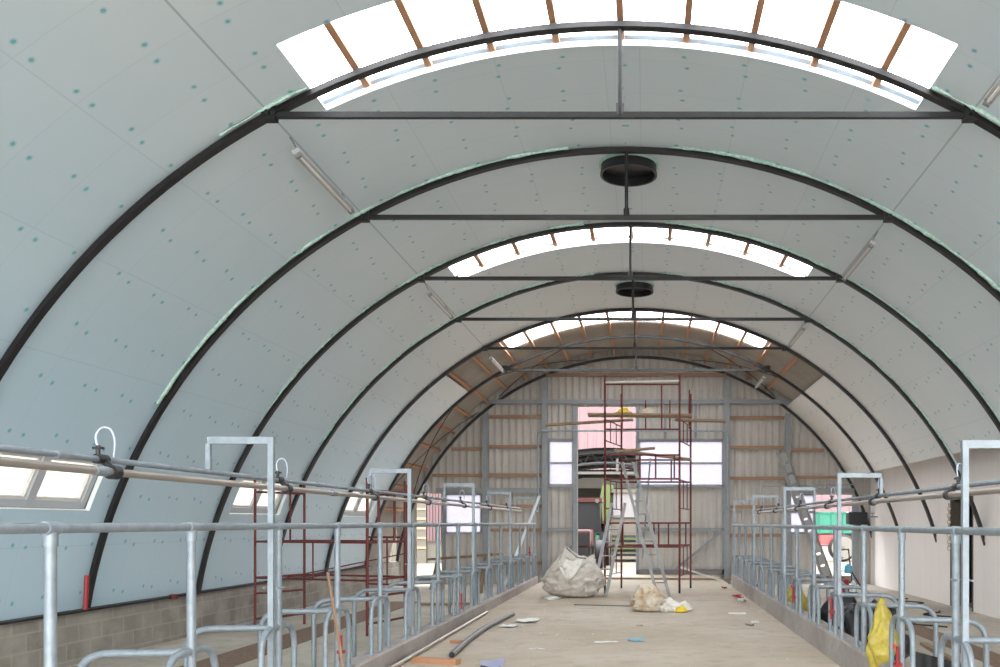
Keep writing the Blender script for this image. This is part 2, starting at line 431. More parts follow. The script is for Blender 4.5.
# right white wall with the doorway
mb = MB(); X = 7.0
zt = e[2]
mb.box(X, X + .28, Y0, 18.6, FA, zt); mb.box(X, X + .28, 20.0, 27.2, FA, zt); mb.box(X, X + .28, 18.6, 20.0, 2.18, zt)
struct(mb.build('wall_right', M['plaster']))
d = MB().box(X - .01, X + .29, 19.93, 20.0, FA, 2.18); d.box(X - .01, X + .29, 18.6, 18.66, FA, 2.18); d.box(X - .01, X + .29, 18.66, 19.93, 2.12, 2.18)
struct(d.build('door_1', M['reveal']))
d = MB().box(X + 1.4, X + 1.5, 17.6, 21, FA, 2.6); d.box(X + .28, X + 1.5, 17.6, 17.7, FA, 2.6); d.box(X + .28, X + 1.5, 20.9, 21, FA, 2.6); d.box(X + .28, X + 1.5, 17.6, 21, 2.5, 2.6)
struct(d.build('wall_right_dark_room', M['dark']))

# far wall: corrugated cladding with openings
WY = 27.15
OPEN = [(-7.15, -6.29, FA - .1, 2.52), (-6.25, -5.13, 1.30, 2.50), (-3.03, -2.27, 2.79, 4.16), (-2.12, -.28, -.1, 5.22), (-.22, 2.42, 2.78, 4.16), (4.45, 5.25, 1.30, 2.48), (5.27, 6.42, FA - .1, 2.48)]
def far_ranges(x):
    u = min(abs(x - CX), 7.85); top = CZ + math.sqrt(7.87 ** 2 - u * u); top = zt if x - CX > 6.58 else top; r = [(FA, top)]
    for x0, x1, a, b in OPEN:
        if x0 < x < x1:
            n = []
            for p, q in r:
                if b <= p or a >= q: n.append((p, q)); continue
                if a > p: n.append((p, a))
                if b < q: n.append((b, q))
            r = n
    return r
edges = {-7.78 + k * .0367 for k in range(int(15.0 / .0367) + 1)}
for o4 in OPEN: edges |= {o4[0], o4[1]}
edges = sorted(x for x in edges if -7.9 < x < 7.2)
def prof(x):
    p = ((x + 20) % .22) / .22
    return 0 if p < .45 else (-.03 * min(1, (p - .45) / .12) if p < .8 else -.03 * max(0, (1 - p) / .2))
mb = MB()
for a, b in zip(edges, edges[1:]):
    for z0, z1 in far_ranges((a + b) / 2):
        mb.quad((a, WY + prof(a), z0), (b, WY + prof(b), z0), (b, WY + prof(b), z1), (a, WY + prof(a), z1))
struct(mb.build('wall_back', M['cladding']))
# panes
PN = [((-6.25, -5.13, 1.30, 2.50), (1,), ()), ((-3.03, -2.27, 2.79, 4.16), (), (.5,)), ((-.22, 2.42, 2.78, 4.16), (), (.5,)), ((4.45, 5.25, 1.30, 2.48), (), (.55,))]
LBL = ['frosted window of the far wall beside the left doorway', 'tall narrow pane left of the sliding door', 'wide two-row pane of the sliding door', 'window of the far wall beside the green trailer']
for i, ((x0, x1, z0, z1), _, hs) in enumerate(PN):
    f = MB()
    for q in ((x0 - .03, x0 + .03, z0, z1), (x1 - .03, x1 + .03, z0, z1), (x0, x1, z0 - .04, z0 + .02), (x0, x1, z1 - .02, z1 + .04)): f.box(q[0], q[1], WY - .06, WY + .03, q[2], q[3])
    for t in hs: zz = z0 + (z1 - z0) * t; f.box(x0, x1, WY - .05, WY + .02, zz - .025, zz + .025)
    fo = f.build('window_%d' % (i + 4), M['steelgrey']); struct(fo); fo['label'] = LBL[i]
    MB().box(x0, x1, WY - .012, WY, z0, z1).build('pane', M['doorpane'], fo)
# side windows in the curved left wall
for i, (a, b) in enumerate(WIN):
    f = MB(); mid = (a + b) / 2; R1, R2 = 7.68, 7.80
    def cell(t0, t1, y0, y1, r1=R1, r2=R2, mb=None):
        mb = mb or f; q = []
        for r in (r1, r2):
            for t, y in ((t0, y0), (t1, y0), (t1, y1), (t0, y1)): q.append(arc(r, math.radians(t), y))
        mb.add(q, [(0, 3, 2, 1), (4, 5, 6, 7), (0, 1, 5, 4), (1, 2, 6, 5), (2, 3, 7, 6), (3, 0, 4, 7)])
    cell(WT0, WT0 + .7, a, b); cell(WT1 - .7, WT1, a, b); cell(WT0, WT1, a, a + .09); cell(WT0, WT1, b - .09, b); cell(WT0, WT1, mid - .07, mid + .07)
    fo = f.build('window_%d' % (i + 8), M['frameal']); struct(fo); fo['label'] = 'two-pane side window in the left wall, %s from the camera' % ORD[i]
    for y0, y1 in ((a + .09, mid - .07), (mid + .07, b - .09)):
        g = MB(); cell(WT0 + .7, WT1 - .7, y0, y1, 7.73, 7.738, g); g.build('pane', M['pane'], fo)
        g = MB(); s = .035; st = .28
        cell(WT0 + .7, WT0 + .7 + st, y0, y1, 7.70, 7.76, g); cell(WT1 - .7 - st, WT1 - .7, y0, y1, 7.70, 7.76, g); cell(WT0 + .7, WT1 - .7, y0, y0 + s, 7.70, 7.76, g); cell(WT0 + .7, WT1 - .7, y1 - s, y1, 7.70, 7.76, g)
        g.build('sash', M['vanewhite'], fo)

# ------------------------------------------------------------------ steel arches
RI = 7.525
def rib_mesh(y, t0, t1):
    mb = MB(); prof_ = [(-.05, 0), (.05, 0), (.05, .012), (.012, .012), (.012, .078), (-.012, .078), (-.012, .012), (-.05, .012)]
    tt = grid([t0, t1], 2.0); n = len(prof_)
    for t in tt:
        for dy, dr in prof_: mb.v.append(arc(RI + dr, math.radians(t), y + dy))
    for i in range(len(tt) - 1):
        for k in range(n): l = (k + 1) % n; mb.f.append((i * n + k, i * n + l, (i + 1) * n + l, (i + 1) * n + k))
    mb.f.append(tuple(range(n))); mb.f.append(tuple((len(tt) - 1) * n + k for k in range(n - 1, -1, -1)))
    return mb
TZ = 5.815
for i, y in enumerate((9, 12, 15, 18, 21, 24, 27)):
    th1 = 77
    desc = '%s from the camera' % ORD[i] if i < 6 else 'last one, framing the far wall'
    t = thing('steel_arch', (CX, y, 0), 'dark steel arch rib with tie bar, ' + desc if i < 6 else 'dark steel arch rib ' + desc, 'arch', 'steel arches carrying the vault')
    L = (CX, y, 0)
    def P(mb, nm, m, par=t, sm=False):
        o = mb.build(nm, m, par, sm); o.location = (-L[0], -L[1], -L[2]); return o
    P(rib_mesh(y, -80.6, th1 if y < 26 else 75), 'rib', M['rib'], sm=True)
    if i < 6:
        ue = 3.62
        tr = P(MB().box(CX - ue, CX + ue, y - .026, y + .026, TZ - .028, TZ + .030), 'tie_bar', M['rib'])
        for s in (-1, 1):
            g = MB().box(CX + s * ue - .07, CX + s * ue + .07, y - .045, y + .045, TZ - .06, TZ + .12)
            g.tube([(CX + s * ue, y - .09, TZ), (CX + s * ue, y + .09, TZ)], .022)
            P(g, 'bracket', M['rib'])
        P(MB().tube([(CX, y, TZ), (CX, y, 6.72)], .024).tube([(CX, y, TZ), (CX, y, TZ + .12)], .04), 'hanger_rod', M['rib'], sm=True)
        # mint coloured foam squeezed out along the joint
        for side in ((-1, 1) if i < 4 else ()):
            fm = MB(); rnd = random.Random(i * 3 + side)
            a0, a1 = (4, 66) if side > 0 else (6, 58)
            if y == 9: a0, a1 = 25, (33 if side < 0 else 44)
            pts = []; rr = []; a = a0
            while a < a1:
                k = noise.noise(Vector((a * .35, y * 7.1, side * 3.3)))
                pts.append(arc(7.585 + .012 * k, math.radians(side * a), y - .085 + .02 * noise.noise(Vector((a * .9, y, 5))))); rr.append(max(.006, .012 + .03 * k + .009 * rnd.random())); a += .35
            fm.tube(pts, rr, 6); P(fm, 'foam_bead', M['foam'], sm=True)

# purlins (timber), long pieces running down the barn
for k in range(-13, 12):
    th = .70 * k / 7.6
    y0 = 8.0 if abs(k) <= 4 else 21.0
    if k < -7: y0 = 24.0
    if k > 6: continue
    y1 = 27.0
    c, s = math.cos(th), math.sin(th); mb = MB(); q = []
    for r in (7.665, 7.80):
        for dx, y in ((-.035, y0), (.035, y0), (.035, y1), (-.035, y1)):
            q.append((CX + r * s + dx * c, y, CZ + r * c - dx * s))
    mb.add(q, [(0, 3, 2, 1), (4, 5, 6, 7), (0, 1, 5, 4), (1, 2, 6, 5), (2, 3, 7, 6), (3, 0, 4, 7)])
    if k == 0: nm = 'orange timber roof purlin running along the ridge'
    else: nm = 'orange timber roof purlin, %s %s of the ridge' % (ORD[abs(k) - 1], 'left' if k < 0 else 'right')
    tag(mb.build('roof_purlin', M['timber'], loc=arc(7.7, th, 24)), nm, 'beam', 'timber purlins under the roof sheets')
# diagonal bracing rods in the last bay
for s, a, b in ((-1, 12, 34), (1, 12, 34), (-1, 40, 66)):
    for q, (p0, p1) in enumerate((((a, 24.1), (b, 26.9)), ((b, 24.1), (a, 26.9)))):
        pts = [arc(7.62, math.radians(s * (p0[0] + (p1[0] - p0[0]) * k / 6)), p0[1] + (p1[1] - p0[1]) * k / 6) for k in range(7)]
        where = ('left' if s < 0 else 'right') + (' side low down' if a == 40 else ' slope')
        tag(MB().tube(pts, .012, 6).build('bracing_rod', M['rib']), 'thin diagonal rod, last roof bay, %s, rising %s' % (where, 'away' if q else 'towards the camera'), 'rod', 'diagonal rods of the last bay')

# ducts
for (y, nm) in ((12.58, 'large round black ventilation duct opening, the nearer one'), (18.95, 'round black ventilation duct opening, the farther one')):
    t = thing('roof_duct', (CX + .02, y, 6.63), nm, 'vent', 'round roof ducts'); n = 40; R = .40
    def ring(r0, r1, z0, z1, m, name):
        mb = MB()
        for k in range(n):
            a, b = 2 * PI * k / n, 2 * PI * (k + 1) / n
            P = lambda r, a, z: (r * math.cos(a), r * math.sin(a), z)
            mb.quad(P(r1, a, z0), P(r1, b, z0), P(r1, b, z1), P(r1, a, z1)); mb.quad(P(r0, b, z0), P(r0, a, z0), P(r0, a, z1), P(r0, b, z1))
            mb.quad(P(r0, a, z0), P(r0, b, z0), P(r1, b, z0), P(r1, a, z0)); mb.quad(P(r1, a, z1), P(r1, b, z1), P(r0, b, z1), P(r0, a, z1))
        return mb.build(name, m, t, True)
    ring(R - .012, R, 0, .19, M['duct'], 'collar'); ring(R - .02, R + .012, -.01, .025, M['duct'], 'rim')
    ring(R + .004, R + .03, .12, .19, M['foam'], 'foam_seal')
    mb = MB(); vs = [(R * .97 * math.cos(2 * PI * k / n), R * .97 * math.sin(2 * PI * k / n), .11) for k in range(n)]; mb.add(vs, [tuple(range(n))])
    mb.build('dark_fill', M['duct'], t)  # dark disc standing in for the shade inside the duct

# batten lights (unlit)
proto = None
def batten(side, y0, idx):
    global proto
    th = math.radians(side * 28.8); L = 1.75; p = arc(7.36, th, y0)
    lab = 'unlit grey batten light under the roof, %s, %s from the camera' % ('left side' if side < 0 else 'right side', ORD[idx])
    t = thing('batten_light', p, lab, 'lamp', 'batten lights hung under the roof')
    c, s = math.cos(th), math.sin(th)
    def bx(dx0, dx1, y0_, y1_, dr0, dr1, nm, m):
        q = []
        for r in (dr0, dr1):
            for dx, y in ((dx0, y0_), (dx1, y0_), (dx1, y1_), (dx0, y1_)): q.append((r * s + dx * c, y, r * c - dx * s))
        MB().add(q, [(0, 3, 2, 1), (4, 5, 6, 7), (0, 1, 5, 4), (1, 2, 6, 5), (2, 3, 7, 6), (3, 0, 4, 7)]).build(nm, m, t)
    bx(-.045, .045, 0, L, 0, .05, 'housing', M['lamp'])
    MB().tube([(-.022 * s, .05, -.022 * c), (-.022 * s, L - .05, -.022 * c)], .016).build('tube', M['vanewhite'], t, True)
    bx(-.035, .035, 0, .04, -.045, 0, 'end_cap', M['steelgrey']); bx(-.035, .035, L - .04, L, -.045, 0, 'end_cap', M['steelgrey'])
    for y in (.06, L - .06):
        MB().tube([(.0, y, .04), (.20 * s - .0, y, .23 * c)], .009, 6).build('bracket', M['galvlight'], t)
for i, y in enumerate((9.5, 15.3, 21.4)): batten(-1, y, i)
for i, y in enumerate((6.6, 12.6, 18.0, 24.2)): batten(1, y, i)

# ------------------------------------------------------------------ far wall steel and girts
def column(x, z1, lab, w=.16, y0=26.86):
    mb = MB().box(x - w / 2, x + w / 2, y0, y0 + .012, FA, z1); mb.box(x - .008, x + .008, y0 + .012, y0 + .2, FA, z1); mb.box(x - w / 2, x + w / 2, y0 + .2, y0 + .212, FA, z1)
    tag(mb.build('wall_column', M['steelgrey'], loc=(x, y0, FA)), lab, 'column', 'steel columns of the far wall')
def tz(x): return CZ + math.sqrt(7.45 ** 2 - (x - CX) ** 2)
column(-4.97, tz(-4.97), 'grey steel column of the far wall, between left window and plain girted bay')
column(-3.13, tz(-3.13), 'grey steel column left of the narrow pane by the big doorway')
column(-2.20, 5.2, 'thin grey steel post on the left edge of the big doorway', .12)
column(2.50, tz(2.5), 'grey steel column right of the sliding door')
column(4.40, tz(4.4), 'grey steel column of the far wall behind the leaning ladder beam')
column(6.50, tz(6.5), 'grey steel post right of the doorway with the green trailer')
column(-6.27, 2.6, 'thin post between the left doorway and the frosted window', .08)
gi = 0
def beam(x0, x1, z, h, m, nm, lab, y0=26.95, dp=.06, cat='beam', grp=None):
    tag(MB().box(x0, x1, y0, y0 + dp, z - h / 2, z + h / 2).build(nm, M[m], loc=((x0 + x1) / 2, y0, z)), lab, cat, grp)
beam(-5.45, 5.0, 5.36, .13, 'steelgrey', 'steel_beam', 'long grey steel beam across the far wall above the doorway', 26.92, .1)
beam(-6.5, -3.2, 2.60, .16, 'steelgrey', 'steel_beam', 'dark grey steel lintel over the left window of the far wall', 26.92, .1)
beam(4.5, 6.45, 2.60, .14, 'steelgrey', 'steel_beam', 'dark grey steel lintel over the right doorway', 26.92, .1)
G = 'timber girts on the far wall'
bays = [('leftmost bay', -6.9, -5.05, (3.9, 3.08)), ('bay left of the big doorway', -4.88, -3.22, (4.90, 3.97, 3.09, 2.12, 1.38, .35)),
        ('bay right of the sliding door', 2.60, 4.30, (4.87, 3.95, 2.99, 2.10, 1.22)), ('rightmost bay', 4.50, 6.2, (3.86, 3.02))]
for bn, x0, x1, zz in bays:
    for j, z in enumerate(zz):
        a, b = x0, x1
        lim = math.sqrt(7.45 ** 2 - (z - CZ) ** 2)
        a = max(a, CX - lim); b = min(b, CX + lim)
        beam(a, b, z, .10, 'girt', 'timber_girt', 'timber girt, far wall %s, %s from top' % (bn, ORD[j]), 26.98, .06, 'beam', G)
beam(-3.1, 2.5, 6.20, .10, 'girt', 'timber_girt', 'brown timber girt on the far wall, high above the doorway under the arch', 26.98, .06, 'beam', G)
# door leaf framing
dl = thing('sliding_door', (1.1, 27.0, 0), 'wide sliding door leaf with grey sheets below and pale panes above', 'door')
for nm, q in (('frame', (-.28, 2.44, 2.70, 2.78)), ('rail', (-.28, 2.44, 1.36, 1.45)), ('top_track', (-.28, 2.44, 4.16, 4.22)), ('bottom_board', (-.28, 2.44, -.0, .16)), ('stile', (-.32, -.22, 0, 5.2)), ('stile', (2.36, 2.44, 0, 4.2))):
    o = MB().box(q[0], q[1], 27.0, 27.08, q[2], q[3]).build(nm, M['steelgrey'] if nm != 'bottom_board' else M['greypvc'], dl); o.location = (-1.1, -27.0, 0)
o = MB().bar((.9, 27.03, .16), (2.38, 27.03, 1.36), .07).build('brace', M['steelgrey'], dl); o.location = (-1.1, -27, 0)
o = MB().box(.55, .63, 27.0, 27.06, 4.2, 5.3).build('upright', M['steelgrey'], dl); o.location = (-1.1, -27, 0)
o = MB().box(1.5, 1.58, 27.0, 27.06, 4.2, 5.3).build('upright', M['steelgrey'], dl); o.location = (-1.1, -27, 0)
dl = thing('door_panel', (-2.65, 27.0, 0), 'narrow fixed panel with a pane left of the big doorway', 'panel')
for nm, q in (('frame', (-3.05, -2.25, 2.70, 2.78)), ('rail', (-3.05, -2.25, 1.36, 1.45)), ('top_rail', (-3.05, -2.25, 4.16, 4.22)), ('stile', (-2.28, -2.2, 0, 5.2))):
    o = MB().box(q[0], q[1], 27.0, 27.08, q[2], q[3]).build(nm, M['steelgrey'], dl); o.location = (2.65, -27.0, 0)
o = MB().bar((-2.95, 27.03, .1), (-2.3, 27.03, .9), .06).build('brace', M['steelgrey'], dl); o.location = (2.65, -27, 0)

# ------------------------------------------------------------------ railings
XL, XR = -2.93, 2.21
PL = [4.28 + 1.327 * k for k in range(15)]; PR = [4.902 + 1.308 * k for k in range(14)]
def railing(x, ps, zb, zr, side, out):
    t = thing('rail_fence', (x, ps[0], zb), 'long galvanised tube railing on the %s kerb' % side, 'railing', 'railings beside the feed passage')
    def P(mb, nm, m, par=t):
        o = mb.build(nm, m, par, True); o.location = (-x, -ps[0], -zb) if par is t else (0, 0, 0); return o
    P(MB().tube([(x, 1.2, zr), (x, ps[-1] - .0, zr)], .027, 14), 'top_rail', M['galv'])
    for i, y in enumerate(ps):
        po = P(MB().tube([(x, y, zb), (x, y, zr)], .028, 12), 'post', M['galv'])
        c = MB().tube([(x, y - .045, zr), (x, y + .045, zr)], .035, 14)
        c.tube([(x, y, zr - .09), (x, y, zr - .02)], .034, 12)
        o = c.build('coupling', M['galvlight'], po, True)
railing(XL, PL, KL, 1.575, 'left', -1); railing(XR, PR, KR, 1.545, 'right', 1)
def hoop(x, y, zb, lab, grp):
    h = .31; zt = .775
    pts = bend([(0, -h, 0), (0, -h, zt - zb), (0, h, zt - zb), (0, h, 0)], .2, 8)
    t = thing('stall_hoop', (x, y, zb), lab, 'hoop', grp)
    MB().tube(pts, .024, 10).build('bent_tube', M['galv'], t, True)
    for s in (-1, 1): MB().box(-.045, .045, s * h - .045, s * h + .045, 0, .012).build('foot_plate', M['galv'], t)
    return t
def divider(x, y, sgn, lab, grp):
    t = thing('stall_divider', (x, y, FA), lab, 'divider', grp); z = .765 - FA
    pts = bend([(0, 0, z), (sgn * .70, .0, z - .01), (sgn * .70, .0, 0)], .2, 8)
    MB().tube(pts, .026, 10).build('bent_tube', M['galv'], t, True)
    MB().tube([(-sgn * .05, 0, z), (sgn * .05, 0, z)], .034, 12).build('clamp', M['galvlight'], t, True)
    MB().tube([(sgn * .70, 0, 0), (sgn * .70, 0, .02)], .07, 12).build('floor_flange', M['galvlight'], t, True)
    return t
hp = dp = None
for side, x, ps, zb, sg in (('left', XL, PL, KL, -1), ('right', XR, PR, KR, 1)):
    for i, y in enumerate(ps):
        lab = 'upright galvanised hoop on the %s kerb, %s from the camera' % (side, ORD[i]); g = 'stall hoops on the %s kerb' % side
        xh = x - sg * .0
        if hp is None or i == 0: hp = hoop(xh, y, zb, lab, g)
        else: copy_tree(hp, (xh, y, zb), lab, g)
        lab = 'bent tube stall divider behind the %s kerb, %s from the camera' % (side, ORD[i]); g = 'stall dividers in the %s aisle' % side
        if i == 0: dp = divider(x + sg * .03, y, sg, lab, g)
        else: copy_tree(dp, (x + sg * .03, y, FA), lab, g)
def portal(x, y, zb, xe, zt, zp, lab, grp):
    t = thing('pipe_bracket', (x, y, zb), lab, 'bracket', grp); s = 1 if xe > x else -1; w = .042
    MB().box(-w / 2, w / 2, -w / 2, w / 2, .12, zt - zb - .01).build('post', M['galvlight'], t)
    MB().box(min(-w / 2 - .003, (xe - x)), max(w / 2 + .003, (xe - x)), -w / 2 - .003, w / 2 + .003, zt - zb - w, zt - zb + .012).build('arm', M['galvlight'], t)
    MB().box(xe - x - .018, xe - x + .018, -.018, .018, zp - zb, zt - zb - w).build('drop_arm', M['galvlight'], t)
    MB().tube([(-s * .05, -.02, .9), (-s * .05, .13, .9), (s * .05, .13, .9), (s * .05, -.02, .9)], .008, 6).build('u_bolt', M['galvlight'], t)
UL, LL = (-3.42, 2.0), (-3.355, 1.92); UR, LR = (2.69, 1.915), (2.63, 1.845)
for j, k in enumerate((2, 5, 8, 11, 14)): portal(XL, PL[k] - .13, KL, UL[0], 2.26, UL[1], 'galvanised bracket holding the pipes over the left kerb, %s from the camera' % ORD[j], 'pipe brackets on the left kerb')
for j, k in enumerate((1, 4, 7, 10, 13)): portal(XR + .0, PR[k] - .18, KR, UR[0], 2.16, UR[1], 'galvanised bracket holding the pipes over the right kerb, %s from the camera' % ORD[j], 'pipe brackets on the right kerb')
for (x, z), r, y1, m, lab in ((UL, .020, 23.6, 'galvlight', 'thin upper galvanised pipe running along the left stalls'), (LL, .026, 23.4, 'inox', 'thicker lower stainless pipe running along the left stalls'),
                           (UR, .020, 21.8, 'galvlight', 'thin upper galvanised pipe running along the right stalls'), (LR, .026, 21.6, 'inox', 'thicker lower stainless pipe running along the right stalls')):
    t = thing('long_pipe', (x, 1.2, z), lab, 'pipe', 'pipes carried above the stalls')
    MB().tube([(0, 0, 0), (0, y1 - 1.2, 0)], r, 14).build('tube', M[m], t, True)
    for q in range(5):
        yy = 5.1 + q * 4.0 - (1.2) + (.25 if m == 'inox' else 0) + (.6 if x > 0 else 0)
        if yy < y1 - 1.4: MB().tube([(0, yy - .06, 0), (0, yy + .06, 0)], r + .006, 14).build('sleeve', M['galvlight'], t, True)
vp = None
def tap(U, Lw, y, lab, grp):
    t = thing('pipe_tap', (Lw[0], y, Lw[1]), lab, 'tap', grp)
    MB().tube([(0, -.035, 0), (0, .035, 0)], .046, 14).build('clamp_ring', M['black'], t, True)
    dx, dz = U[0] - Lw[0], U[1] - Lw[1]
    b = MB().tube([(dx * .2, 0, dz * .3), (dx, 0, dz)], .022, 10); b.tube([(dx, -.07, dz), (dx, .03, dz)], .032, 12); b.build('valve_body', M['black'], t, True)
    b = MB().tube([(dx, -.05, dz + .02), (dx, -.05, dz + .085)], .014, 8); b.box(dx - .03, dx + .03, -.065, -.035, dz + .06, dz + .075); b.build('nozzle', M['black'], t, True)
    lp = [(dx, -.05, dz + .07), (dx - .015, -.06, dz + .14), (dx + .005, -.03, dz + .20), (dx + .045, 0, dz + .20), (dx + .065, .02, dz + .13), (dx + .05, .03, dz + .02)]
    MB().tube(bend(lp, .08, 4), .0065, 8).build('hose_loop', M['hose'], t, True)
    return t
for side, U, Lw, y0, n in (('left', UL, LL, 5.48, 7), ('right', UR, LR, 7.55, 6)):
    for i in range(n):
        lab = 'black tap with clear hose loop on the %s pipes, %s from the camera' % (side, ORD[i]); g = 'taps on the %s pipes' % side
        if i == 0: vp = tap(U, Lw, y0, lab, g)
        else: copy_tree(vp, (Lw[0], y0 + i * 2.65 * (1 if side == 'left' else .96), Lw[1]), lab, g)
# pipe loop over the big doorway
pts = bend([(-3.3, 26.0, 1.95), (-3.3, 26.6, 1.95), (-3.3, 26.6, 4.42), (2.50, 26.6, 4.42), (2.50, 26.6, 2.05), (2.66, 26.6, 1.95), (2.9, 26.6, 1.95)], .12, 5)
t = thing('overhead_pipe', (-3.3, 26.6, 1.95), 'thin galvanised pipe rising and crossing above the big doorway', 'pipe')
o = MB().tube(pts, .028, 10).build('tube', M['galvlight'], t, True); o.location = (3.3, -26.6, -1.95)
for x, z in ((-3.3, 3.7), (2.5, 3.65), (-3.3, 2.3)):
    o = MB().tube([(x, 26.6, z), (x, 26.86, z)], .018, 8).tube([(x, 26.6, z - .04), (x, 26.6, z + .04)], .04, 10).build('wall_clip', M['galvlight'], t, True); o.location = (3.3, -26.6, -1.95)
t = thing('overhead_pipe', (4.0, 26.3, 2.2), 'thin pipe on the far wall leading to the right stalls', 'pipe')
o = MB().tube(bend([(3.55, 26.6, 1.95), (3.55, 26.6, 2.72), (6.4, 26.6, 2.78)], .08), .014, 8).build('tube', M['galvlight'], t, True); o.location = (-4, -26.3, -2.2)

# red valves clipped to the posts
def red_valve(x, y, z, lab, sg):
    t = thing('red_latch', (x, y, z), lab, 'latch', 'red latches on the stall posts')
    MB().tube([(0, 0, -.12), (0, 0, .12)], .015, 10).build('sleeve', M['redplastic'], t, True)
    MB().box(-.03, .035, -.025, .025, -.05, -.02).build('clip', M['redplastic'], t)
    MB().tube([(-.03, 0, .10), (-.03, 0, .14)], .012, 8).build('knob', M['brightred'], t, True)
for x, y, z, lab in ((XL + .05, PL[3] - .05, .42, 'red latch on the left stall post beside the leaning broomstick'), (XL + .05, PL[7], .38, 'small red latch low on a mid post of the left kerb'),
                     (XL + .05, PL[13], .9, 'red latch near the far end of the left railing'), (XR - .05, PR[2] - .05, .42, 'red latch on the right post beside the yellow bag'),
                     (XR - .05, PR[4], .60, 'red latch on the right kerb post next to the black sacks'), (XR - .05, PR[6], .55, 'small red latch on a mid post of the right kerb')):
    red_valve(x, y, z, lab, 1)

# broomstick
t = thing('broomstick', (-2.2, 6.55, 0), 'brown wooden broomstick leaning on the left railing', 'stick')
MB().tube([(0, 0, .01), (-.78, 1.6, 1.13)], .014, 8).build('shaft', M['girt'], t, True)
# white pole
tag(MB().bar((-2.74, 22.35, 2.30), (-3.70, 22.0, FA + .02), .13, .05).build('white_board', M['whitepvc']), 'pale white board leaning over the far end of the left railing', 'board')

# ------------------------------------------------------------------ left aisle
g = MB()
x0, x1 = -6.15, -5.45
tr = MB().box(x0, x1, 2, 21, FA, FA + .006); tag(tr.build('channel_cover', M['brown']), 'long brown gutter cover in the left aisle floor', 'grate')
for q, (xx, lab) in enumerate(((4.6, 'brown gutter cover in the right aisle floor'),)):
    tag(MB().box(xx, xx + .5, 4, 20, FA, FA + .006).build('channel_cover', M['brown']), lab, 'grate')
for q, (dx, a, b) in enumerate(((0, 15.5, 22.5), (.09, 17.0, 24.0))):
    tag(MB().tube([(-7.35 + dx, a, FA + .035), (-7.3 + dx, b, FA + .035)], .03, 10).build('loose_pipe', M['galvlight'], smooth=True), 'long grey pipe lying on the floor along the left wall, %s one' % ('outer' if q == 0 else 'inner'), 'pipe', 'pipes lying by the left wall')
tag(MB().box(-5.2, -3.9, 20.0, 20.14, FA + .006, FA + .06).build('loose_board', M['plank']), 'narrow board lying on the floor far down the left aisle', 'board')
b = MB().bar((-6.2, 25.2, .55), (-3.9, 22.9, .78), .35, .06); tag(b.build('loose_board', M['plank']), 'wide pale board lying raised near the left doorway', 'board')
for q, p in enumerate(((-6.0, 25.0), (-4.3, 23.3))):
    m_ = MB()
    for s in (-.15, .15): m_.bar((p[0] + s, p[1] - .2, FA), (p[0], p[1], .52 + q * .18), .05); m_.bar((p[0] + s, p[1] + .2, FA), (p[0], p[1], .52 + q * .18), .05)
    tag(m_.build('trestle', M['plank']), 'wooden trestle holding the wide board, %s end' % ('left' if q == 0 else 'right'), 'trestle')
tag(MB().tube([(-7.52, 12.0 - .33, .44), (-7.50, 12.0 - .33, .90)], .03, 8).build('red_peg', M['redplastic'], smooth=True), 'short red tube standing on the block wall beside the second arch', 'tube')
t = MB().box(-.05, .05, -.05, .05, -.02, .05); tag(t.build('red_socket', M['red'], loc=(0, 0, 0)), 'small dark red fitting on top of the left block wall', 'fitting').location = (-7.6, 14.0, .40)

# red scaffold in the left aisle
def scaf_frame(p, q, z0, z1, bars, struts, m='red', r=.024):
    """p,q: feet in plan; returns one welded frame"""
    mb = MB(); P = lambda t, z: (p[0] + (q[0] - p[0]) * t, p[1] + (q[1] - p[1]) * t, z)
    mb.tube([P(0, z0), P(0, z1)], r, 8); mb.tube([P(1, z0), P(1, z1)], r, 8)
    for z in bars: mb.tube([P(0, z), P(1, z)], r * .85, 8)
    for t_, a, b_ in struts: mb.tube([P(t_, a), P(t_, b_)], r * .75, 8)
    return mb
A1, A2, B1, B2 = (-6.92, 15.4), (-6.42, 16.35), (-4.68, 14.6), (-4.35, 15.7)
t = thing('scaffold', (-5.6, 15.5, FA), 'low red tube scaffold standing in the left aisle', 'scaffold')
OFF = (5.6, -15.5, -FA)
def SP(mb, nm, m='red'): o = mb.build(nm, M[m], t, True); o.location = OFF
for p, q in ((A1, A2), (B1, B2)):
    SP(scaf_frame(p, q, FA, 2.36, (2.15, 1.27, .35, -.1, .63), ((.28, 1.27, 2.15), (.7, 1.27, 2.15), (.5, -.1, .35))), 'end_frame')
for p, q in ((A1, B1), (A2, B2)):
    SP(MB().tube([(*p, 1.27), (*q, 1.27)], .018, 8), 'long_rail'); SP(MB().tube([(*p, .63), (*q, .63)], .018, 8), 'long_rail')
SP(MB().tube([(*A1, .52), (*B2, 1.05)], .012, 6), 'diagonal_brace'); SP(MB().tube([(*A2, .55), (*B1, .9)], .012, 6), 'diagonal_brace')
SP(MB().tube([(-5.75, 15.02, .63), (-5.75, 15.02, 1.27)], .014, 8), 'strut')
# second, smaller scaffold frame leaning at the far left
t = thing('scaffold', (-4.3, 18, FA), 'single red scaffold frame standing behind the low scaffold', 'scaffold'); OFF = (4.3, -18, -FA)
SP(scaf_frame((-5.95, 18.6), (-5.0, 18.2), FA, 2.4, (2.2, 1.3, .3), ((.3, 1.3, 2.2), (.7, 1.3, 2.2), (.5, .3, 1.3))), 'frame')

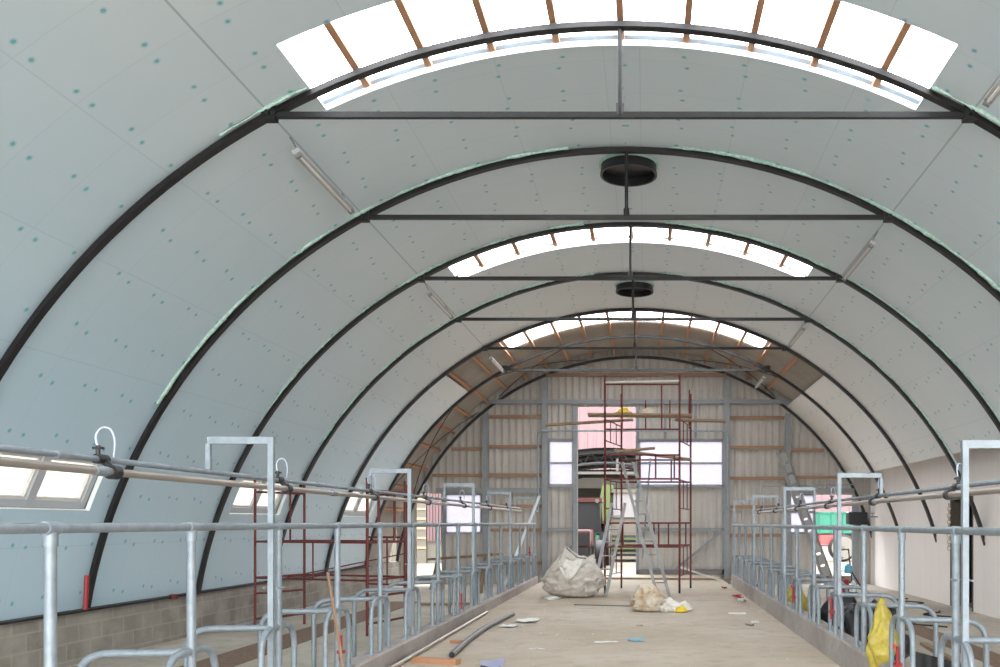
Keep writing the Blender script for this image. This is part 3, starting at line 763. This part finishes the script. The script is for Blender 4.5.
# ------------------------------------------------------------------ scaffold tower in the middle
F0, F1 = Vector((-.93, 19.7)), Vector((.76, 19.7)); Bk = Vector((.33, 1.55))
G0, G1 = F0 + Bk, F1 + Bk
t = thing('scaffold_tower', (0, 20.4, 0), 'tall dark red scaffold tower on casters in front of the doorway', 'scaffold'); OFF = (0, -20.4, 0)
for k, (za, zb) in enumerate(((.15, 1.68), (1.68, 3.22), (3.22, 4.95))):
    for j, (p, q) in enumerate(((F0, F1), (G0, G1))):
        top = zb if k < 2 else (4.95 if j == 0 else 4.75)
        if k == 2:
            bars = (3.72, 4.74) if j == 0 else (4.2,); st = ((.23, 3.72, 4.74), (.76, 3.72, 4.74)) if j == 0 else ((.35, 3.9, 4.6), (.7, 3.9, 4.6), (.98, 3.9, 4.85))
        else: bars = (zb - .08, zb - .62); st = ((.47, zb - .62, zb - .08), (.68, zb - .62, zb - .08), (.93, zb - .62, zb - .08)) if (j + k) % 2 else ((.24, zb - .62, zb - .08), (.72, zb - .62, zb - .08))
        SP(scaf_frame(p, q, za, top, bars, st), 'wide_frame')
    for p, q in ((F0, G0), (F1, G1)):
        zt_ = zb - .12; mb = MB(); P = lambda a, z: (p[0] + (q[0] - p[0]) * a, p[1] + (q[1] - p[1]) * a, z)
        if k < 2 or True:
            hh = za + .55 if k < 2 else 3.6
            for z in (za + .25, hh + .35): mb.tube([P(0, z), P(1, z)], .014, 6)
            for a in (.33, .67): mb.tube([P(a, za + .25), P(a, hh + .35)], .012, 6)
        SP(mb, 'side_ladder')
SP(MB().tube([(F0[0], F0[1], 4.78), (F1[0], F1[1], 4.82)], .022, 8), 'guard_bar', 'vanewhite')
for p in (F0, F1, G0, G1):
    c = MB().tube([(p[0] - .02, p[1] + .03, .08), (p[0] + .02, p[1] + .03, .08)], .075, 14); c.bar((p[0], p[1], .07), (p[0], p[1], .2), .045)
    SP(c, 'caster', 'rubber')
def plank(a, b, w, lab, th=.045, m='plank'):
    tag(MB().bar(a, b, w, th).build('scaffold_plank', M[m]), lab, 'plank', 'planks laid on the scaffold tower')
plank((-2.42, 20.9, 3.95), (-.30, 20.9, 4.08), .24, 'long plank sticking out left from the top of the scaffold tower')
plank((-1.35, 20.3, 4.12), (1.05, 20.3, 4.10), .50, 'broad plank deck on top of the scaffold tower')
plank((.7, 21.0, 4.09), (1.92, 21.0, 4.06), .30, 'pale plank end sticking out right of the scaffold tower')
plank((-.75, 20.7, 3.33), (1.08, 20.6, 3.10), .40, 'brown plank sloping across the middle of the scaffold tower')
plank((-.68, 20.2, 3.26), (.2, 20.25, 3.34), .30, 'short plank on the middle level of the scaffold tower')
# yellow and white items on the deck
def blob(name, m, loc, size, lab, cat, seed=0, sub=3, amp=.25, freq=1.4, grp=None, flat=True):
    bm = bmesh.new(); bmesh.ops.create_icosphere(bm, subdivisions=sub, radius=1)
    for v in bm.verts:
        p = v.co.copy(); k = 1 + amp * noise.noise(p * freq + Vector((seed * 3.7, seed, 0))) + amp * .5 * abs(noise.noise(p * freq * 2.6 + Vector((seed, 9, 1)))) + amp * .22 * noise.noise(p * freq * 7)
        p *= k
        if flat and p.z < -.55: p.z = -.55 - (abs(p.z) - .55) * .06
        v.co = Vector((p.x * size[0] / 2, p.y * size[1] / 2, (p.z + .58) * size[2] / 1.58))
    me = bpy.data.meshes.new(name); bm.to_mesh(me); bm.free(); me.materials.append(M[m])
    for f in me.polygons: f.use_smooth = True
    o = bpy.data.objects.new(name, me); COL.objects.link(o); o.location = loc
    if lab: tag(o, lab, cat, grp)
    return o
def helmet(name, loc, m, lab):
    t = thing(name, loc, lab, 'helmet'); mb = MB(); n, k = 16, 5; vs = []
    for i in range(k):
        a = PI / 2 * i / k
        for j in range(n): b = 2 * PI * j / n; vs.append((.14 * math.cos(a) * math.cos(b), .11 * math.cos(a) * math.sin(b), .02 + .12 * math.sin(a)))
    vs.append((0, 0, .14)); fs = [(i * n + j, i * n + (j + 1) % n, (i + 1) * n + (j + 1) % n, (i + 1) * n + j) for i in range(k - 1) for j in range(n)] + [((k - 1) * n + j, (k - 1) * n + (j + 1) % n, k * n) for j in range(n)]
    mb.add(vs, fs).build('dome', M[m], t, True); MB().box(-.19, .19, -.12, .12, 0, .02).build('brim', M[m], t)
helmet('plastic_tub', (-.52, 20.2, 4.15), 'brightyellow', 'yellow domed tub on the top deck of the scaffold tower'); helmet('plastic_tub', (.05, 20.2, 4.13), 'creambag', 'cream domed tub on the top deck of the scaffold tower')
bpy.data.objects['plastic_tub']['category'] = 'tub'; bpy.data.objects['plastic_tub.001']['category'] = 'tub'
# ladders
def ladder(a, b, width, n, lab, m='alu', wdir=(1, 0, 0), nm='ladder', rail=.07):
    a, b = Vector(a), Vector(b); wd = Vector(wdir) * width / 2; t = thing(nm, a, lab, 'ladder'); d = b - a
    for s in (-1, 1): MB().bar(wd * s, d + wd * s, .03, rail, up=wdir).build('side_rail', M[m], t)
    for k in range(1, n): MB().tube([d * k / n - wd, d * k / n + wd], .016, 8).build('rung', M[m], t, True)
ladder((.38, 18.9, 0), (-.42, 20.1, 3.0), .26, 10, 'grey aluminium ladder leaning through the scaffold tower')
ladder((-1.02, 18.95, .0), (-.62, 19.6, 2.05), .30, 7, 'shorter grey ladder piece standing at the left of the scaffold tower')
tag(MB().tube([(-.08, 19.4, .8), (.10, 20.2, 3.1)], .018, 8).build('iron_rod', M['steelgrey'], smooth=True), 'thin dark rod standing inside the scaffold tower', 'rod')
# perforated beam leaning on the right of the far wall
t = thing('perforated_beam', (5.4, 25.4, FA), 'long grey perforated beam leaning against the far wall on the right', 'beam')
a, b = Vector((0, 0, 0)), Vector((-1.26, 1.25, 4.1)); d = b - a; w_ = Vector((.11, 0, .035))
for s in (-1, 1): MB().bar(a + w_ * s, b + w_ * s, .03, .10).build('flange', M['alu'], t)
web = MB()
for k in range(12): p = d * (k / 12); q = d * ((k + .80) / 12); web.bar(p, q, .22, .02, up=(0, 1, .3))
web.build('perforated_web', M['alu'], t)

# ------------------------------------------------------------------ sacks and loose things in the passage
def lerp_prof(P, x):
    if x <= P[0][0]: return P[0][1]
    for (a, p), (b, q) in zip(P, P[1:]):
        if x <= b:
            t_ = (x - a) / (b - a); t_ = t_ * t_ * (3 - 2 * t_) * .5 + t_ * .5
            return p + (q - p) * t_
    return P[-1][1]
def sag_sack(name, m, loc, x0, x1, ry, base, P, seed, amp, lab):
    """limp sack: round belly on the floor, a top line of its own, creased all over"""
    n, rows = 96, 44; vs = []; cx = (x0 + x1) / 2; rx = (x1 - x0) / 2
    for j in range(rows):
        ph = -PI / 2 + PI * (j + .5) / rows; cz, sz = math.cos(ph), math.sin(ph)
        for i in range(n):
            a = 2 * PI * i / n; c, q = math.cos(a), math.sin(a)
            d = Vector((c * cz, q * cz, sz)) * 1.3 + Vector((seed, seed * 2.1, 0))
            k = 1 - amp * abs(noise.noise(d * 1.6)) * 1.6 - amp * abs(noise.noise(d * 3.7)) * 1.1 + amp * .35 * noise.noise(d * 9)
            w_ = cz ** (.75 if sz > 0 else .42)
            x = cx + rx * 1.06 * w_ * c * k; y = ry * 1.06 * w_ * q * k
            z = base + (lerp_prof(P, x) - base) * sz * (.9 + .12 * k) if sz > 0 else base * (1 + sz * 1.0)
            z += .5 * amp * noise.noise(d * 2.7) * max(0, sz + .3) * .5
            vs.append((x, y, max(0, z)))
    fs = [(j * n + i, j * n + (i + 1) % n, (j + 1) * n + (i + 1) % n, (j + 1) * n + i) for j in range(rows - 1) for i in range(n)]
    fs += [tuple(range(n - 1, -1, -1)), tuple((rows - 1) * n + i for i in range(n))]
    o = MB().add(vs, fs).build(name, M[m])
    for p in o.data.polygons: p.use_smooth = True
    o.location = loc
    if lab: tag(o, lab, 'sack')
    return o
def tongue(parent, pts_top, tip, sagy, m, name, seed):
    """loose flap hanging from a top line to a rounded tip"""
    n, rows = 18, 12; vs = []; a, b = Vector(pts_top[0]), Vector(pts_top[1]); tip = Vector(tip)
    for j in range(rows):
        v = j / (rows - 1)
        for i in range(n):
            u = i / (n - 1); e = a.lerp(b, u); w_ = (1 - v ** 2.2)
            p = tip.lerp(e, 0); c = a.lerp(b, .5)
            p = c.lerp(tip, v) + (e - c) * (w_ * .95 + .05); p.y -= sagy * math.sin(PI * v * .8)
            k = Vector((u * 5 + seed, v * 5, seed)); p += Vector((0, -.05 * abs(noise.noise(k)), .04 * noise.noise(k * .8 + Vector((3, 3, 3)))))
            vs.append(p)
    o = MB().add(vs, [(j * n + i, j * n + i + 1, (j + 1) * n + i + 1, (j + 1) * n + i) for j in range(rows - 1) for i in range(n - 1)]).build(name, M[m], parent, True)
    sm_ = o.modifiers.new('s', 'SOLIDIFY'); sm_.thickness = .012; return o
o = sag_sack('bulk_sack', 'whitebag', (-1.58, 18.9, 0), -.70, .70, .56, .40, [(-.66, .42), (-.55, .62), (-.38, .84), (-.16, 1.12), (-.02, 1.0), (.18, .86), (.34, .84), (.50, .92), (.62, .74), (.7, .5)], 3.0, .20, 'big crumpled white bulk sack standing left of the scaffold tower')
fo = tongue(o, ((-.27, -.34, .80), (.24, -.34, .84)), (-.05, -.60, .42), .04, 'whiteflap', 'open_flap', 2); fo['label'] = 'paler hanging flap'
MB().tube([(-.14, -.12, 1.08), (.0, -.26, .94), (.12, -.30, .86), (.30, -.25, .84)], .018, 8).build('neck_cord', M['greypvc'], o, True)
o = sag_sack('cream_sack', 'creambag', (0, 15.8, 0), -.30, .40, .30, .16, [(-.3, .2), (-.24, .40), (-.1, .50), (.1, .48), (.28, .36), (.4, .24)], 7.0, .22, 'crumpled cream plastic sack on the floor in front of the scaffold tower')
p = sag_sack('empty_tail', 'whiteflap', (.50, -.12, 0), -.34, .36, .18, .05, [(-.3, .16), (-.1, .22), (.1, .16), (.25, .20), (.36, .1)], 11.0, .25, None); p.parent = o
p = sag_sack('yellow_patch', 'brightyellow', (.62, -.26, .0), -.11, .11, .07, .05, [(-.1, .08), (0, .12), (.1, .08)], 5.0, .15, None); p.parent = o; p['label'] = 'yellow printed end'
blob('paper_scrap', 'paper', (-1.95, 18.2, 0), (.3, .2, .06), 'crumpled white scrap next to the bulk sack by the left kerb', 'scrap', 4, 3, .6, 2)
t = thing('black_tube', (-2.30, 10.3, 0), 'dark grey plastic pipe with open end lying in the passage', 'pipe')
pts = [(.0, 0, .04), (-.07, 1.2, .04), (-.10, 2.56, .04), (-.04, 3.7, .04), (.02, 4.6, .04)]
mb = MB().tube(bend(pts, .5, 6), .038, 14, cap=False); o = mb.build('tube', M['greypvc'], t, True)
MB().tube([(.0, -.002, .04), (.0, .03, .04)], .031, 14).build('dark_plug', M['black'], t, True)  # black plug, shade of the hollow pipe end put into colour
tag(MB().tube([(-2.74, 7.6, .03), (-2.80, 15.3, .03)], .028, 12).build('long_tube', M['inox'], smooth=True), 'long light metal pipe lying along the foot of the left kerb', 'pipe')
tag(MB().bar((-2.66, 10.0, .03), (-2.12, 9.82, .03), .12, .06).build('wood_offcut', M['timber']), 'larger timber offcut at the bottom edge beside the pipes', 'offcut')
tag(MB().bar((-2.60, 11.6, .02), (-2.44, 11.57, .02), .06, .04).build('wood_offcut', M['timber']), 'small timber offcut between the two pipes on the floor', 'offcut')
tag(MB().bar((-1.4, 16.9, .015), (-.15, 16.6, .015), .03, .02).build('thin_strip', M['greypvc']), 'thin dark strip on the floor between the sacks', 'strip')
tag(MB().bar((-2.9, 25.0, .03), (2.6, 24.2, .03), .10, .05).build('sill_plank', M['plank']), 'long plank on the floor in front of the sliding door', 'plank')
t = MB().bar((.9, 23.3, .42), (2.1, 23.45, .03), .05); tag(t.build('pale_pole', M['vanewhite']), 'pale pole propped low between the scaffold and right kerb', 'pole')
def scrap(x, y, m, s, lab, seed):
    rnd = random.Random(seed); n = 5; vs = []
    for j in range(n):
        for i in range(n): vs.append(((i / (n - 1) - .5) * s[0] + rnd.uniform(-.1, .1) * s[0], (j / (n - 1) - .5) * s[1] + rnd.uniform(-.1, .1) * s[1], .004 + rnd.random() * s[2]))
    mb = MB().add(vs, [(j * n + i, j * n + i + 1, (j + 1) * n + i + 1, (j + 1) * n + i) for j in range(n - 1) for i in range(n - 1)])
    o = mb.build('floor_scrap', M[m], smooth=True); o.location = (x, y, 0); tag(o, lab, 'scrap', 'scraps on the passage floor')
scrap(-.13, 11.8, 'blue', (.22, .2, .03), 'blue plastic scrap on the passage floor', 1)
scrap(-1.72, 9.75, 'bluepaper', (.26, .5, .05), 'lilac sheet lying at the bottom edge of the passage', 2)
scrap(-.53, 11.6, 'paper', (.28, .06, .02), 'thin white strip near the blue scrap', 3)
scrap(-1.38, 11.0, 'paper', (.2, .05, .02), 'white strip left of the centre of the passage', 4)
scrap(1.95, 18.5, 'brightred', (.2, .5, .1), 'red and white wrapper at the foot of the right kerb', 5)
scrap(1.93, 17.6, 'paper', (.16, .3, .08), 'white crumpled wrapper beside the red one', 6)
scrap(1.6, 15.3, 'paper', (.3, .2, .02), 'pale scrap by the right kerb, middle of the passage', 7)
scrap(1.75, 14.0, 'paper', (.12, .3, .02), 'pale scrap nearer along the right kerb', 8)
scrap(1.62, 13.6, 'plank', (.12, .12, .03), 'small brown scrap by the right kerb', 9)
scrap(-1.95, 14.2, 'paper', (.4, .6, .03), 'white crumbs beside the end of the dark pipe', 10)
scrap(-2.1, 13.4, 'paper', (.25, .3, .03), 'white crumbs between the two pipes', 11)
scrap(1.92, 21.2, 'redplastic', (.12, .2, .06), 'dark red scrap near the far end of the right kerb', 12)
scrap(-.1, 13.5, 'plank', (.1, .06, .02), 'small brown chip in the middle of the passage', 13)
db = MB(); rnd = random.Random(3)
for k in range(200):
    x, y = rnd.uniform(-2.8, 2.1), rnd.uniform(8.5, 26); s = rnd.uniform(.004, .012); a = rnd.random() * 3
    db.bar((x, y, s / 3), (x + math.cos(a) * s * 2, y + math.sin(a) * s * 2, s / 3), s, s * .6)
tag(db.build('floor_crumbs', M['paper']), 'pale crumbs and chips scattered over the passage floor', 'debris', kind='stuff')

# ------------------------------------------------------------------ right aisle things
blob('black_sack', 'blackfilm', (2.95, 11.5, FA), (.85, .9, .78), 'shiny black plastic sack behind the right kerb, the nearer one', 'sack', 3, 4, .5, 1.8)
blob('black_sack', 'blackfilm', (2.9, 12.7, FA), (.8, .8, .72), 'black plastic sack behind the right kerb, the farther one', 'sack', 6, 4, .5, 1.8)
mb = MB(); n = 14; vs = []; n = 24; prf = [(.86, .012, .012), (.82, .030, .03), (.74, .055, .05), (.64, .075, .06), (.55, .10, .07), (.50, .135, .07), (.44, .12, .08), (.36, .09, .09), (.22, .07, .08), (.05, .055, .06), (-.05, .03, .03)]
for j, (z, rx, ry) in enumerate(prf):
    for i in range(n):
        a = 2 * PI * i / n; k = 1 + .7 * noise.noise(Vector((math.cos(a) * 1.7, math.sin(a) * 1.7, z * 7))) + .8 * noise.noise(Vector((math.cos(a) * 4, math.sin(a) * 4, z * 14)))
        vs.append((rx * 1.3 * k * math.cos(a), ry * k * math.sin(a) * 1.3, z + .05 * noise.noise(Vector((a, z * 4, 3)))))
mb.add(vs, [(j * n + i, j * n + (i + 1) % n, (j + 1) * n + (i + 1) % n, (j + 1) * n + i) for j in range(len(prf) - 1) for i in range(n)] + [tuple(range(n)), tuple((len(prf) - 1) * n + i for i in range(n - 1, -1, -1))])
o = mb.build('yellow_bag', M['yellow'], smooth=True); o.location = (2.22, 8.2, .02); ss = o.modifiers.new('s', 'SUBSURF'); ss.levels = 2; ss.render_levels = 2
tag(o, 'yellow plastic bag hanging beside a hoop on the right kerb', 'bag')
blob('yellow_sack', 'yellow', (2.62, 15.3, FA), (.5, .5, .7), 'small yellow sack behind the right kerb far down', 'sack', 9, 4, .4, 1.8)
mb = MB(); n = 40; vs = []
for i in range(n + 1):
    u = i / n; x = .9 * u; k = .02 * math.sin(u * 2 * PI * 9)
    vs += [(x, k, 0), (x, k + .25, .72 - .25 * u)]
mb.add(vs, [(2 * i, 2 * i + 2, 2 * i + 3, 2 * i + 1) for i in range(n)]); o = mb.build('ribbed_sheet', M['rubber'], smooth=True); o.location = (2.42, 7.7, FA + .02)
s_ = o.modifiers.new('s', 'SOLIDIFY'); s_.thickness = .012; tag(o, 'dark grey ribbed sheet leaning in the right aisle behind the kerb', 'sheet')
for q, (y, x) in enumerate(((20.3, 6.3), (17.2, 6.0), (15.8, 5.2))):
    pts = [(x + .3 * math.sin(k * .9 + q), y + k * .18, FA + .012) for k in range(9)]
    tag(MB().tube(bend(pts, .1, 2), .018, 6).build('loose_cable', M['rubber'], smooth=True), 'dark cable piece on the right aisle floor, %s from the door' % ORD[q], 'cable', 'cable pieces on the right aisle floor')
for q, (a, b) in enumerate((((3.9, 8.5), (4.3, 13.5)), ((4.0, 7.6), (5.2, 11.6)))):
    tag(MB().bar((a[0], a[1], FA + .03), (b[0], b[1], FA + .03), .10, .05).build('floor_plank', M['plank']), 'brown plank lying in the right aisle, %s one' % ('left' if q == 0 else 'right'), 'plank')
t = thing('yellow_chain', (6.93, 19.9, 2.0), 'yellow-white chain hanging in the side doorway', 'chain')
for k in range(14):
    MB().tube([(math.cos(a) * .035 * (k % 2), math.cos(a) * .035 * (1 - k % 2) - .0, -k * .075 + math.sin(a) * .05) for a in [2 * PI * i / 10 for i in range(10)]], .009, 6, closed=True).build('link', M['creambag'], t)
# black box with taps on the last arch at right
t = thing('black_box', (6.35, 26.2, 1.55), 'black box unit fixed high at the right post of the far wall', 'box')
mb = MB().box(-.29, .29, -.2, .2, 0, .38); o = mb.build('housing', M['black'], t); bv = o.modifiers.new('b', 'BEVEL'); bv.width = .04; bv.segments = 3
MB().box(-.06, .10, -.12, .12, -.14, 0).build('outlet', M['black'], t); MB().bar((0, .1, .2), (0, .8, .2), .06).build('bracket', M['steelgrey'], t)
mb = MB().tube([(.3, -.05, .24), (.62, -.05, .24)], .02, 8).tube([(.45, -.05, .24), (.45, -.05, .34)], .012, 6).tube([(.38, -.05, .34), (.52, -.05, .34)], .012, 6); mb.build('tap', M['galvlight'], t, True)
# sack truck with bottles
t = thing('hand_truck', (5.45, 23.5, FA), 'black hand truck carrying blue and red canisters by the right doorway', 'cart')
for s in (-.14, .14): MB().tube([(s, .0, .08), (s - .1, .1, 1.2)], .018, 8).build('side_tube', M['black'], t, True)
for z in (.3, .6, .9, 1.18): MB().tube([(-.14 - z * .09, z * .09, z), (.14 - z * .09, z * .09, z)], .014, 8).build('cross_bar', M['black'], t, True)
MB().tube([(-.02, -.1, .75), (.42, -.2, .0)], .02, 8).build('prop_leg', M['black'], t, True); MB().box(-.2, .2, -.28, 0, .03, .05).build('toe_plate', M['black'], t)
for s in (-.2, .2): MB().tube([(s - .02, .05, .09), (s + .02, .05, .09)], .09, 14).build('wheel', M['rubber'], t, True)
for x, z0, z1, r, m, lab in ((-.08, .05, .42, .09, 'redplastic', 'red canister'), (.12, .05, .36, .07, 'whitepvc', 'white bottle'), (-.02, .55, .80, .10, 'blue', 'blue canister')):
    o = MB().tube([(x, -.12, z0), (x, -.12, z1 - .06), (x, -.12, z1 - .03), (x, -.12, z1)], [r, r, r * .5, r * .35], 12).build('canister', M[m], t, True); o['label'] = lab

# ------------------------------------------------------------------ outside
# neighbouring open hall with arched trusses, seen through the doorway
t = thing('open_hall', (-2.2, 42, -.06), 'open farm hall with grey arched roof trusses beyond the doorway', 'building')
def OP(mb, nm, m, sm=False): o = mb.build(nm, M[m], t, sm); o.location = (2.2, -42, .06); return o
hc, Rh, zc = -1.9, 9.0, -3.95
def harc(y, r): return [(hc + r * math.sin(math.radians(a)), y, zc + r * math.cos(math.radians(a))) for a in range(-44, 45, 4)]
for y in (42, 45, 48, 51):
    OP(MB().tube(harc(y, Rh), .10, 6), 'truss_chord', 'dimsteel'); OP(MB().tube(harc(y, Rh - .55), .07, 6), 'truss_chord', 'dimsteel')
    zz_ = []
    for a in range(-40, 41, 5):
        for r_, da in ((Rh, 0), (Rh - .55, 2.5)): q_ = math.radians(a + da); zz_.append((hc + r_ * math.sin(q_), y, zc + r_ * math.cos(q_)))
    w_ = MB().tube(zz_, .03, 6)
    OP(w_, 'truss_web', 'dimsteel')
for x in (-8.1, 4.3):
    for y in (42, 45, 48, 51): OP(MB().box(x - .1, x + .1, y - .1, y + .1, -.06, 2.6), 'post', 'steelgrey')
OP(MB().box(-8.1, 4.3, 41.95, 42.05, 3.95, 4.08), 'tie_beam', 'dimpale')
OP(MB().box(-1.45, -1.32, 41.95, 42.05, 4.05, 4.7), 'hanger', 'dimpale')
mb = MB(); n = len(harc(0, 1)); a_, b_ = harc(41.5, Rh + .15), harc(54, Rh + .15); mb.add(a_ + b_, [(i, i + 1, n + i + 1, n + i) for i in range(n - 1)]); OP(mb, 'roof', 'dimsteel')
mb = MB().box(-8.2, 4.4, 54, 54.2, -.06, 3.75); mb.box(-8.2, 4.4, 54, 54.2, 4.4, 4.9); OP(mb, 'back_wall', 'dimpale'); OP(MB().box(-8.2, 4.4, 54.05, 54.1, 3.75, 4.4), 'window_strip', 'vanewhite')
# red roofed barn further away
t = thing('red_barn', (-2, 62, -.06), 'large pink-red sheet building far beyond the doorway', 'building')
def OP2(mb, nm, m): o = mb.build(nm, M[m], t); o.location = (2, -62, .06)
mb = MB(); n = 240
for i in range(n):
    x0 = -15.4 + i * .16; k = .05 if i % 4 == 0 else 0
    mb.quad((x0, 62 - k, 0), (x0 + .16, 62 - k, 0), (x0 + .16, 66 - k, 12), (x0, 66 - k, 12))
OP2(mb, 'sheet_wall', 'pinkroof'); OP2(MB().box(-15.4, 23, 66, 70, 0, 11.8), 'core', 'creampaint')
# pink wall seen through left doorway
t = thing('pink_shed', (-9.6, 36, -.06), 'pink sheet shed with cream end wall outside the left doorway', 'building')
mb = MB()
for i in range(24): x0 = -9.05 + i * .12 + 9.6; mb.box(x0, x0 + .1, -.02 - .02 * (i % 2), .1, .9, 3.9)
mb.build('sheet_wall', M['pinkroof'], t); MB().box(-1.9, .5, .0, 2.5, 0, 4.2).build('cream_end', M['creampaint'], t); MB().box(.5, 3.4, .1, 2.5, 0, 3.9).build('core', M['creampaint'], t)
for i in range(7): MB().box(-.6, .5, -.05, 0, .6 + i * .4, .68 + i * .4).build('shelf_board', M['timber'], t)
# tractor
def wheel(t, x, y, z, r, w, axis='x', rim='redpaint', nm='wheel', rr=.58):
    d = Vector((w / 2, 0, 0)) if axis == 'x' else Vector((0, w / 2, 0)); c = Vector((x, y, z))
    a = MB().tube([c - d, c - d * .8, c + d * .8, c + d], [r * .9, r, r, r * .9], 24).build(nm, M['tractorblack'], t, True)
    MB().tube([c - d * 1.12, c + d * 1.12], r * rr, 20).build('rim', M[rim], a, True); MB().tube([c - d * 1.25, c + d * 1.25], r * .16, 12).build('hub', M['creampaint'], a, True)
t = thing('tractor', (-2.35, 33, -.06), 'dark red tractor with black cab parked outside the doorway', 'tractor')
for x in (-.75, .75): wheel(t, x, 1.1, .82, .82, .42)
for x in (-.65, .65): wheel(t, x, -1.1, .52, .52, .28)
o = MB().box(-.36, .36, -1.7, .2, .75, 1.42).build('bonnet', M['redpaint'], t); bv = o.modifiers.new('b', 'BEVEL'); bv.width = .08; bv.segments = 2
MB().box(-.28, .28, -1.9, 1.4, .45, .78).build('chassis', M['tractorblack'], t); MB().box(-.33, .33, -1.74, -1.69, .85, 1.3).build('grille', M['tractorblack'], t)
for x in (-.62, .62):
    for y in (.1, 1.35): MB().bar((x, y, 1.3), (x * .9, y, 2.5), .07).build('cab_pillar', M['tractorblack'], t)
MB().box(-.58, .58, .12, 1.33, 1.3, 2.45).build('cab_glass', M['tractorblack'], t); MB().box(-.68, .68, 0, 1.45, 2.46, 2.62).build('cab_roof', M['redpaint'], t)
for x in (-.75, .75): MB().box(x - .26, x + .26, .3, 1.9, 1.66, 1.74).build('fender', M['redpaint'], t)
for x in (-.5, .5): MB().tube([(x, -.03, 2.5), (x, .02, 2.5)], .08, 10).build('lamp', M['creampaint'], t, True)
# green harvesting machine
t = thing('harvester', (-.9, 37, -.06), 'pale green farm machine with slatted front outside the doorway', 'machine')
mb = MB(); mb.add([(-1.35, 0, 1.3), (-.75, 0, 1.3), (-.55, 0, 3.3), (-.95, 0, 3.3), (-1.35, 2.6, 1.3), (-.75, 2.6, 1.3), (-.55, 2.6, 3.3), (-.95, 2.6, 3.3)], [(0, 1, 2, 3), (7, 6, 5, 4), (0, 4, 5, 1), (1, 5, 6, 2), (2, 6, 7, 3), (3, 7, 4, 0)]); mb.build('hood', M['lime'], t)
MB().box(-.6, 1.6, .3, 2.8, 1.25, 2.9).build('body', M['reveal'], t); MB().box(-.5, .9, .2, .3, 1.9, 3.0).build('windscreen', M['greypvc'], t); MB().box(-.7, 1.7, .1, 2.9, 2.95, 3.1).build('roof', M['creampaint'], t)
for i in range(5): MB().box(-1.2, 1.4, -.3 - .05 * (i % 2), 0, .35 + i * .2, .44 + i * .2).build('slat', M['lime' if i % 2 else 'creampaint'], t)
MB().box(-1.2, -.9, -.3, .2, .2, 1.3).build('side_plate', M['green'], t); MB().box(-1.15, 1.5, .25, 2.6, .25, 1.25).build('underbody', M['dimsteel'], t)
for x in (-1.1, 1.3): wheel(t, x, 1.6, .62, .62, .4, rim='creampaint')
# green trailer with big wheel at right
t = thing('trailer', (9.4, 38, -.06), 'green trailer with a big cream rimmed wheel outside the right doorway', 'trailer')
o = MB().box(-2.05, 2.2, -.9, .9, 1.22, 2.10).build('tub', M['green'], t)
for i in range(9): MB().box(-2.0 + i * .5, -1.93 + i * .5, -.95, -.9, 1.2, 2.1).build('rib', M['green'], t)
MB().box(-2.05, 2.3, -.95, .95, 2.06, 2.14).build('top_edge', M['green'], t); MB().box(-1.9, 2.2, -.5, .5, .95, 1.22).build('chassis', M['redpaint'], t)
MB().box(-1.95, -1.2, -.9, -.6, .75, 1.15).build('mudguard', M['brightred'], t)
wheel(t, -1.05, -.95, .60, .58, .35, 'y', 'wheelrim', rr=.84); wheel(t, .5, -.95, .60, .58, .35, 'y', 'wheelrim', rr=.84)
